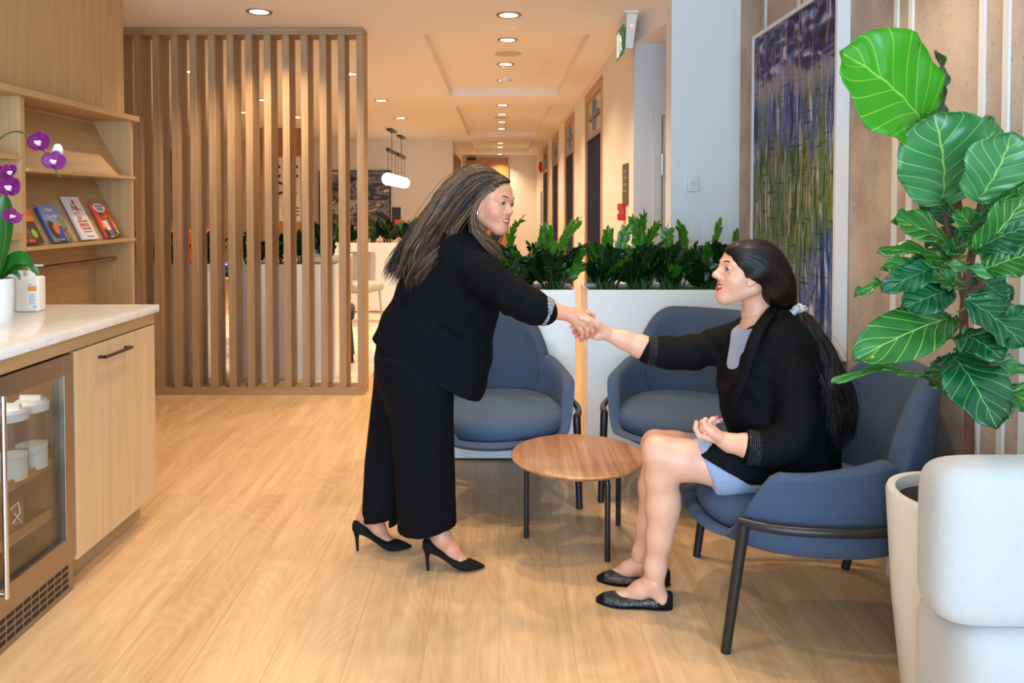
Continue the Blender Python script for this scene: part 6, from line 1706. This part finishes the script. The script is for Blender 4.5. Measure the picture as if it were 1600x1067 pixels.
V, F_ = f.mesh(); BB.append((relax(V, F_, 1, .4), F_))
# left forearm and relaxed hand in the lap
f = Field(np.array(J(1125, 685, 2.50)) - .17, np.array(J(1130, 685, 2.50)) + .19, .0023)
f.chain([(J(1195, 700, 2.425), .040), (J(1165, 696, 2.435), .036), (J(1140, 692, 2.455), .028), (J(1130, 688, 2.465), .0255)], .02)
W_ = (J(1130, 688, 2.465), .025)
hand(f, W_, [(J(1104, 683, 2.470), .0130), (J(1105, 676, 2.482), .0130), (J(1109, 671, 2.497), .0125), (J(1114, 669, 2.510), .0120)],
  [[(J(1104, 683, 2.468), .0110), (J(1093, 681, 2.470), .0095), (J(1087, 670, 2.475), .0086), (J(1088, 660, 2.482), .0076)],
   [(J(1105, 676, 2.482), .0110), (J(1097, 670, 2.492), .0095), (J(1097, 660, 2.500), .0086), (J(1103, 655, 2.505), .0076)],
   [(J(1109, 671, 2.497), .0108), (J(1107, 661, 2.510), .0092), (J(1113, 655, 2.515), .0082), (J(1120, 653, 2.515), .0074)],
   [(J(1114, 669, 2.510), .0098), (J(1114, 662, 2.522), .0084), (J(1119, 658, 2.525), .0076), (J(1126, 657, 2.525), .0068)]],
  [(J(1124, 683, 2.450), .0165), (J(1112, 676, 2.447), .0125), (J(1103, 668, 2.455), .0100), (J(1100, 660, 2.462), .0086)])
V, F_ = f.mesh(); BB.append((relax(V, F_, 1, .4), F_))
bodyB = np_mesh('body', [(V - OBn, F_) for V, F_ in BB], SKB, pb)
mBl = Matrix.Translation(-OB) @ mB
face_parts(bodyB, mBl, 1, lipc=plain('lips_red', srgb(186, 58, 60), .3))
for q in ((1120, 652.2, 2.508), (1127, 656, 2.519), (897, 519.5, 2.785), (901.5, 525.5, 2.779)):
    o_ = MB().sphere((0, 0, 0), (.0068, .0055, .0062), 12, 8, Matrix.Translation(Vector(J(*q)) - OB)).build('fingernail', NAIL, bodyB)

# dress: bodice and skirt
f = Field((.55, 2.36, .33), (1.32, 2.90, 1.06), .005)
f.loft(rows_px([(506, 1160, 1215, 2.625, .065), (520, 1147, 1228, 2.625, .12), (555, 1142, 1245, 2.62, .135), (600, 1136, 1262, 2.62, .14), (650, 1146, 1272, 2.62, .135), (700, 1150, 1282, 2.62, .15), (740, 1165, 1276, 2.62, .13)]), .02, 2.2)
f.chain([(J(1215, 738, 2.53), .088), (J(1130, 727, 2.53), .088), (J(1080, 722, 2.54), .076)], .05)
f.chain([(J(1215, 733, 2.70), .088), (J(1130, 716, 2.71), .084), (J(1080, 709, 2.72), .072)], .05)
f.cap(J(1200, 737, 2.62), J(1100, 722, 2.63), .085, .066, .05)
ha, hb = at(1088, 690, 2.5), at(1120, 776, 2.5)
hn2 = Vector((-(hb.z - ha.z), 0, hb.x - ha.x)).normalized()
if hn2.x < 0: hn2 = -hn2
def cutB(d, X, Y, Z):
    e = -((X - ha.x) * hn2.x + (Z - ha.z) * hn2.z) + .02 * (Y - 2.5)
    d = np.maximum(d, np.where(Z < .78, e, -1))
    sq = (X - at(1165, 515, 2.60).x) ** 2 / .075 ** 2 + (Y - 2.62) ** 2 / .075 ** 2 + (Z - at(1165, 494, 2.6).z) ** 2 / .052 ** 2
    d = np.maximum(d, (1 - np.sqrt(sq)) * .05)       # scooped neckline
    return d + .002 * np.sin(55 * X + 40 * Z + 10 * Y) * np.clip((X - .75) * 6, 0, 1)
f.apply(cutB); skirtfield = f.d.copy()
V, F_ = f.mesh(); dress = np_mesh('dress', [(relax(V, F_, 1) - OBn, F_)], DRESS, pb)
# blazer front corner lying over the lap, following the dress surface
def poly_sdf(pts):
    P = [(q.x, q.z) for q in pts]
    def fn(X, Z):
        d = None; inside = None; n = len(P); s_ = 1.0
        best = np.full(np.broadcast(X, Z).shape, 9.0, np.float32); sg = np.ones_like(best)
        for i in range(n):
            ax_, az = P[i]; bx, bz = P[i - 1]; ex, ez = bx - ax_, bz - az; wx, wz = X - ax_, Z - az
            t = np.clip((wx * ex + wz * ez) / (ex * ex + ez * ez), 0, 1); q = (wx - ex * t) ** 2 + (wz - ez * t) ** 2
            best = np.minimum(best, q)
            c1 = Z >= az; c2 = Z < bz; c3 = ex * wz > ez * wx
            fl_ = (c1 & c2 & c3) | (~c1 & ~c2 & ~c3); sg = np.where(fl_, -sg, sg)
        return sg * np.sqrt(best)
    return fn
f.d = skirtfield.copy()
pf = poly_sdf([at(1100, 719, 2.43), at(1126, 699, 2.43), at(1160, 690, 2.43), at(1268, 690, 2.43), at(1268, 765, 2.43), at(1172, 759, 2.43), at(1150, 745, 2.43)])
def flap(d, X, Y, Z):
    e = np.maximum(d - .008, pf(X, Z) + 0 * Y); e = np.maximum(e, -(d + .004)); return np.maximum(e, Y - 2.62)
f.apply(flap); V, F_ = f.mesh(); flapVF = (relax(V, F_, 1), F_)

# blazer
f = Field((.45, 2.30, .50), (1.40, 2.95, 1.10), .0045)
f.loft(rows_px([(480, 1200, 1226, 2.63, .055), (492, 1186, 1240, 2.63, .085), (508, 1162, 1256, 2.63, .140), (530, 1142, 1274, 2.63, .168), (565, 1127, 1295, 2.63, .175), (600, 1121, 1301, 2.63, .165), (640, 1128, 1304, 2.63, .160), (680, 1142, 1306, 2.63, .165), (720, 1152, 1306, 2.63, .185), (744, 1165, 1306, 2.63, .185), (762, 1185, 1300, 2.63, .17)]), .03, 2.3, fold(.0028, 14, 6, 24, 1.0))
f.chain([(J(1222, 537, 2.525), .058), (J(1240, 590, 2.465), .060), (J(1246, 650, 2.435), .058), (J(1238, 690, 2.42), .060), (J(1205, 702, 2.42), .056), (J(1180, 700, 2.428), .052)], .035)
f.chain([(J(1168, 522, 2.77), .066), (J(1120, 541, 2.80), .060), (J(1080, 551, 2.815), .058), (J(1045, 551, 2.815), .054), (J(1015, 548, 2.82), .052)], .04)
E = [(at(px, py, 2.5).z, at(px, py, 2.5).x) for px, py in ((1205, 478), (1196, 492), (1184, 515), (1172, 545), (1160, 580), (1149, 610), (1138, 636), (1100, 660), (1090, 720), (1080, 800))][::-1]
ez = np.array([q[0] for q in E]); exx = np.array([q[1] for q in E])
nk = [(np.array(J(1180, 452, 2.635)), .050), (np.array(J(1186, 500, 2.64)), .052), (np.array(J(1192, 530, 2.64)), .055)]
def cutC(d, X, Y, Z):
    ed = np.interp(Z, ez, exx)
    rem = np.maximum(X - ed, Y - np.where(Z > at(1150, 512, 2.6).z, 2.80, 2.70)); rem = np.where(Z > .70, rem, 1.0)
    d = np.maximum(d, -rem)
    d = d + .0030 * np.sin(70 * (X * .5 + Z) + 5 * np.sin(8 * X)) * np.exp(-((X - .78) ** 2 + (Z - .86) ** 2) / .02)
    d = d + .0030 * np.sin(62 * (X * .9 - Z * .6)) * np.exp(-((X - 1.02) ** 2 + (Z - .57) ** 2) / .012)
    return d
f.apply(cutC)
f.cap(J(1180, 452, 2.635), J(1190, 520, 2.64), .051, .056, .006, 'sub')
V, F_ = f.mesh(); bl = np_mesh('blazer', [(relax(V, F_, 1, .4) - OBn, F_), (flapVF[0] - OBn, F_ * 0 + flapVF[1] if False else flapVF[1])], BLACK2, pb)
# lapel, near side
mb = MB(); L1 = [Vector(J(*q)) - OB for q in ((1222, 480, 2.66), (1210, 480, 2.59), (1200, 492, 2.545), (1186, 513, 2.505), (1173, 545, 2.475), (1163, 580, 2.47), (1153, 612, 2.48), (1143, 636, 2.50))]
mb.tube(resample(L1, 24), [.010 + .012 * math.sin(math.pi * min(1, i / 23 * 1.05)) for i in range(24)], 12, flat=.35); mb.build('lapel', BLACK2, bl)
def sequin_mat(name, lines=True, base=(.008, .008, .010)):
    m, nt, b = new_mat(name); L = nt.links.new
    tc = N(nt, 'ShaderNodeTexCoord'); n = N(nt, 'ShaderNodeTexNoise'); n.inputs['Scale'].default_value = 420; n.inputs['Detail'].default_value = 1
    L(tc.outputs['Object'], n.inputs['Vector'])
    r = N(nt, 'ShaderNodeValToRGB'); r.color_ramp.elements[0].position = .58 if lines else .62; r.color_ramp.elements[1].position = .66 if lines else .70
    r.color_ramp.elements[0].color = c4(base); r.color_ramp.elements[1].color = c4(srgb(120, 140, 165) if lines else srgb(190, 200, 210))
    L(n.outputs['Fac'], r.inputs[0]); L(r.outputs[0], b.inputs['Base Color']); b.inputs['Roughness'].default_value = .4
    return m
SQ = sequin_mat('beaded_cuff'); GL = sequin_mat('glitter_knit', False)
def cuff(a, b, r0, r1, rows=5):
    a = Vector(a) - OB; b = Vector(b) - OB; d = (b - a); mb = MB()
    mb.mat(0).tube([a, a + d * .08, a + d * .92, b, b - d * .05, a + d * .4], [r0 - .001, r0, r1, r1 - .002, r1 - .008, r1 - .008], 28, caps=False)
    mb.mat(1)
    for i in range(rows):
        t = .14 + .74 * i / (rows - 1); c_ = a + d * t; r = r0 + (r1 - r0) * t + .0006; mb.tube([c_ - d * .03, c_, c_ + d * .03], [r, r + .0012, r], 28, caps=False)
    mb.build('cuff', [BLACK2, SQ], bl)
cuff(J(1030, 549.5, 2.819), J(1010, 547, 2.821), .0555, .0545, 7)
cuff(J(1192, 701.5, 2.424), J(1165, 697.5, 2.433), .0570, .0550, 7)

# flats
def flat_shoe(toe, heel, Y0_, Y1_):
    t0 = ground(*toe); h0 = ground(*heel); d = t0 - h0; d.z = 0; L = d.length; d.normalize(); k = L / .255; o = h0
    mx = Matrix(((d.x, -d.y, 0, o.x), (d.y, d.x, 0, o.y), (0, 0, 1, 0), (0, 0, 0, 1)))
    S = [(-.002, .006, .048, .012), (.004, .003, .056, .022), (.02, .002, .052, .030), (.05, .002, .043, .034), (.09, .003, .034, .034), (.13, .003, .029, .037), (.165, .002, .028, .041), (.185, .002, .032, .041), (.205, .002, .034, .037), (.23, .003, .030, .026), (.248, .005, .022, .013), (.257, .008, .016, .003)]
    rg = []
    for x, zb, zt, w_ in S:
        row = []
        for q in range(28):
            t = 2 * math.pi * q / 28; c_, s_ = math.cos(t), math.sin(t)
            row.append((x * k, w_ * math.copysign(abs(c_) ** .8, c_), (zb + zt) / 2 + (zt - zb) / 2 * math.copysign(abs(s_) ** .75, s_)))
        rg.append(row)
    mb = MB(); mb.mat(0).rings(rg, xf=mx)
    n = 28
    for i, f_ in enumerate(mb.f):
        if len(f_) == 4:
            sec = min(f_) // n; 
            if 3 <= sec <= 8: mb.mi[i] = 1
    mb.v = [v - OB for v in mb.v]
    s_ = mb.build('flat_shoe', [SUEDE, GL], pb, angle=70)
    mb = MB(); mb.rings([[(x * k, w_ * .96 * c_, z) for x, w_, c_ in [(S[i][0], S[i][3], 1) for i in range(len(S))] + [(S[i][0], S[i][3], -1) for i in range(len(S) - 1, -1, -1)]] for z in (.0, .004)], xf=mx)
    mb.v = [v - OB for v in mb.v]; mb.build('sole', M['dark'], s_, angle=30)
flat_shoe((932, 940), (1050, 949), 0, 0)
flat_shoe((933, 907), (1046, 912), 0, 0)

# hair: smooth cap gathered low, then the long ponytail
GB = lambda *q: [Vector(J(*p)) - OB for p in q]
e0 = GB((1139, 396, 2.62), (1150, 384, 2.62), (1175, 379, 2.62), (1206, 387, 2.62), (1232, 412, 2.62), (1242, 448, 2.62), (1241, 484, 2.61))
e1 = GB((1139, 397, 2.60), (1150, 389, 2.573), (1175, 386, 2.545), (1204, 396, 2.535), (1228, 420, 2.54), (1240, 452, 2.56), (1240, 485, 2.58))
e2 = GB((1140, 399, 2.58), (1150, 398, 2.550), (1172, 402, 2.525), (1198, 414, 2.515), (1221, 434, 2.525), (1236, 458, 2.545), (1240, 486, 2.57))
e3 = GB((1142, 403, 2.57), (1151, 410, 2.540), (1168, 420, 2.522), (1190, 436, 2.515), (1210, 454, 2.525), (1228, 472, 2.545), (1240, 487, 2.57))
e4 = GB((1146, 411, 2.555), (1154, 422, 2.533), (1166, 433, 2.524), (1180, 447, 2.520), (1195, 464, 2.528), (1215, 480, 2.545), (1239, 488, 2.57))
fr0 = GB((1139, 396, 2.64), (1150, 385, 2.67), (1175, 382, 2.70), (1206, 392, 2.71), (1232, 416, 2.70), (1242, 450, 2.67), (1242, 485, 2.63))
fr1 = GB((1142, 402, 2.68), (1155, 410, 2.71), (1175, 418, 2.73), (1198, 430, 2.73), (1220, 450, 2.71), (1236, 470, 2.67), (1241, 486, 2.63))
f = Field(np.array(J(1200, 440, 2.62)) - .19, np.array(J(1200, 440, 2.62)) + .19, .004)
cb_ = lambda p: tuple(mB @ Vector(p)); rotB = mB.to_3x3().normalized()
f.ell(cb_((-.026, 0, .038)), (.103, .084, .091), 0, rot=rotB); f.ell(cb_((.028, 0, .050)), (.066, .070, .060), .02, rot=rotB)
f.ell(J(1184, 429, 2.548), (.042, .022, .022), .02); f.ell(J(1210, 446, 2.62), (.055, .080, .068), .05); f.cap(J(1215, 455, 2.62), J(1240, 483, 2.61), .055, .020, .04)
bz_, bx_ = limit_by(((1128, 370), (1135, 382), (1139, 394), (1148, 403), (1151, 415), (1155, 428), (1162, 436), (1172, 441), (1180, 452), (1186, 466), (1195, 478), (1212, 490)), 2.56)
f.apply(lambda d, X, Y, Z: np.maximum(d, (np.interp(Z, bz_, bx_) - X) * .8))
V, F_ = f.mesh(); hmB = (relax(V, F_, 2) - OBn, F_); snB = sampler(f)
rnd = random.Random(9); mb = MB()
locks(mb, [e0, e1, e2, e3, e4], 420, rnd, .0036, 24, .0016, (0, 1), (72, 28), 0, .8, flat=.45, snap=snB, org=OB, pull=lambda v: .9, thick=.002)
locks(mb, [fr1, fr0, e0], 120, rnd, .0045, 20, .0018, (0, 1), (80, 20), 0, .8, flat=.45, snap=snB, org=OB, pull=lambda v: .9, thick=.002)
pt0 = GB((1244, 487, 2.60), (1262, 508, 2.57), (1285, 545, 2.54), (1303, 590, 2.52), (1316, 635, 2.505), (1320, 670, 2.50), (1316, 702, 2.50))
pt1 = GB((1244, 487, 2.58), (1254, 512, 2.54), (1268, 555, 2.50), (1284, 605, 2.475), (1298, 648, 2.47), (1304, 680, 2.47), (1306, 700, 2.47))
pt2 = GB((1245, 487, 2.61), (1270, 505, 2.60), (1298, 540, 2.58), (1320, 585, 2.56), (1332, 628, 2.55), (1334, 660, 2.54), (1328, 695, 2.53))
f = Field(np.array(J(1290, 580, 2.53)) - .32, np.array(J(1290, 580, 2.53)) + .32, .006)
f.chain([(J(1244, 487, 2.60), .016), (J(1262, 510, 2.56), .026), (J(1284, 555, 2.525), .030), (J(1301, 605, 2.505), .030), (J(1312, 650, 2.50), .026), (J(1314, 682, 2.50), .012)], .03)
V, F_ = f.mesh(); pcB = (relax(V, F_, 2) - OBn, F_); snP = sampler(f)
locks(mb, [pt1, pt0, pt2], 620, rnd, .0027, 26, .0065, (0, 1), (82, 18), .011, .3, snap=snP, org=OB, pull=lambda v: 0, thick=.004)
locks(mb, [pt1, pt0, pt2], 160, rnd, .0012, 26, .0130, (0, 1), (60, 40), .016, .3)
hb_ = mb.build('hair', HB, pb, angle=180)
np_mesh('hair_mass', [hmB], HB[0], hb_); np_mesh('ponytail_core', [pcB], HB[0], hb_)
# scrunchie
SCR = abstract_mat('scrunchie_satin', [srgb(90, 96, 110), srgb(190, 200, 215), srgb(235, 235, 240), srgb(110, 100, 95), srgb(200, 190, 185)], (60, 60, 60), 0, 3, 1.0, [.36, .45, .52, .58, .66], .25)[0]
cs = Vector(J(1244, 487, 2.595)) - OB; ax_ = (Vector(J(1264, 512, 2.57)) - Vector(J(1240, 483, 2.61))).normalized(); u_ = ax_.cross(Vector((0, 1, 0))).normalized(); v_ = ax_.cross(u_)
pts = []; rr = []
for i in range(97):
    t = 6.2832 * i / 96; r = .022 + .004 * math.sin(t * 9); pts.append(cs + (u_ * math.cos(t) + v_ * math.sin(t)) * r + ax_ * .006 * math.sin(t * 7 + 1)); rr.append(.011 + .0035 * math.sin(t * 13))
MB().tube(pts, rr, 12, caps=False).build('scrunchie', SCR, hb_)
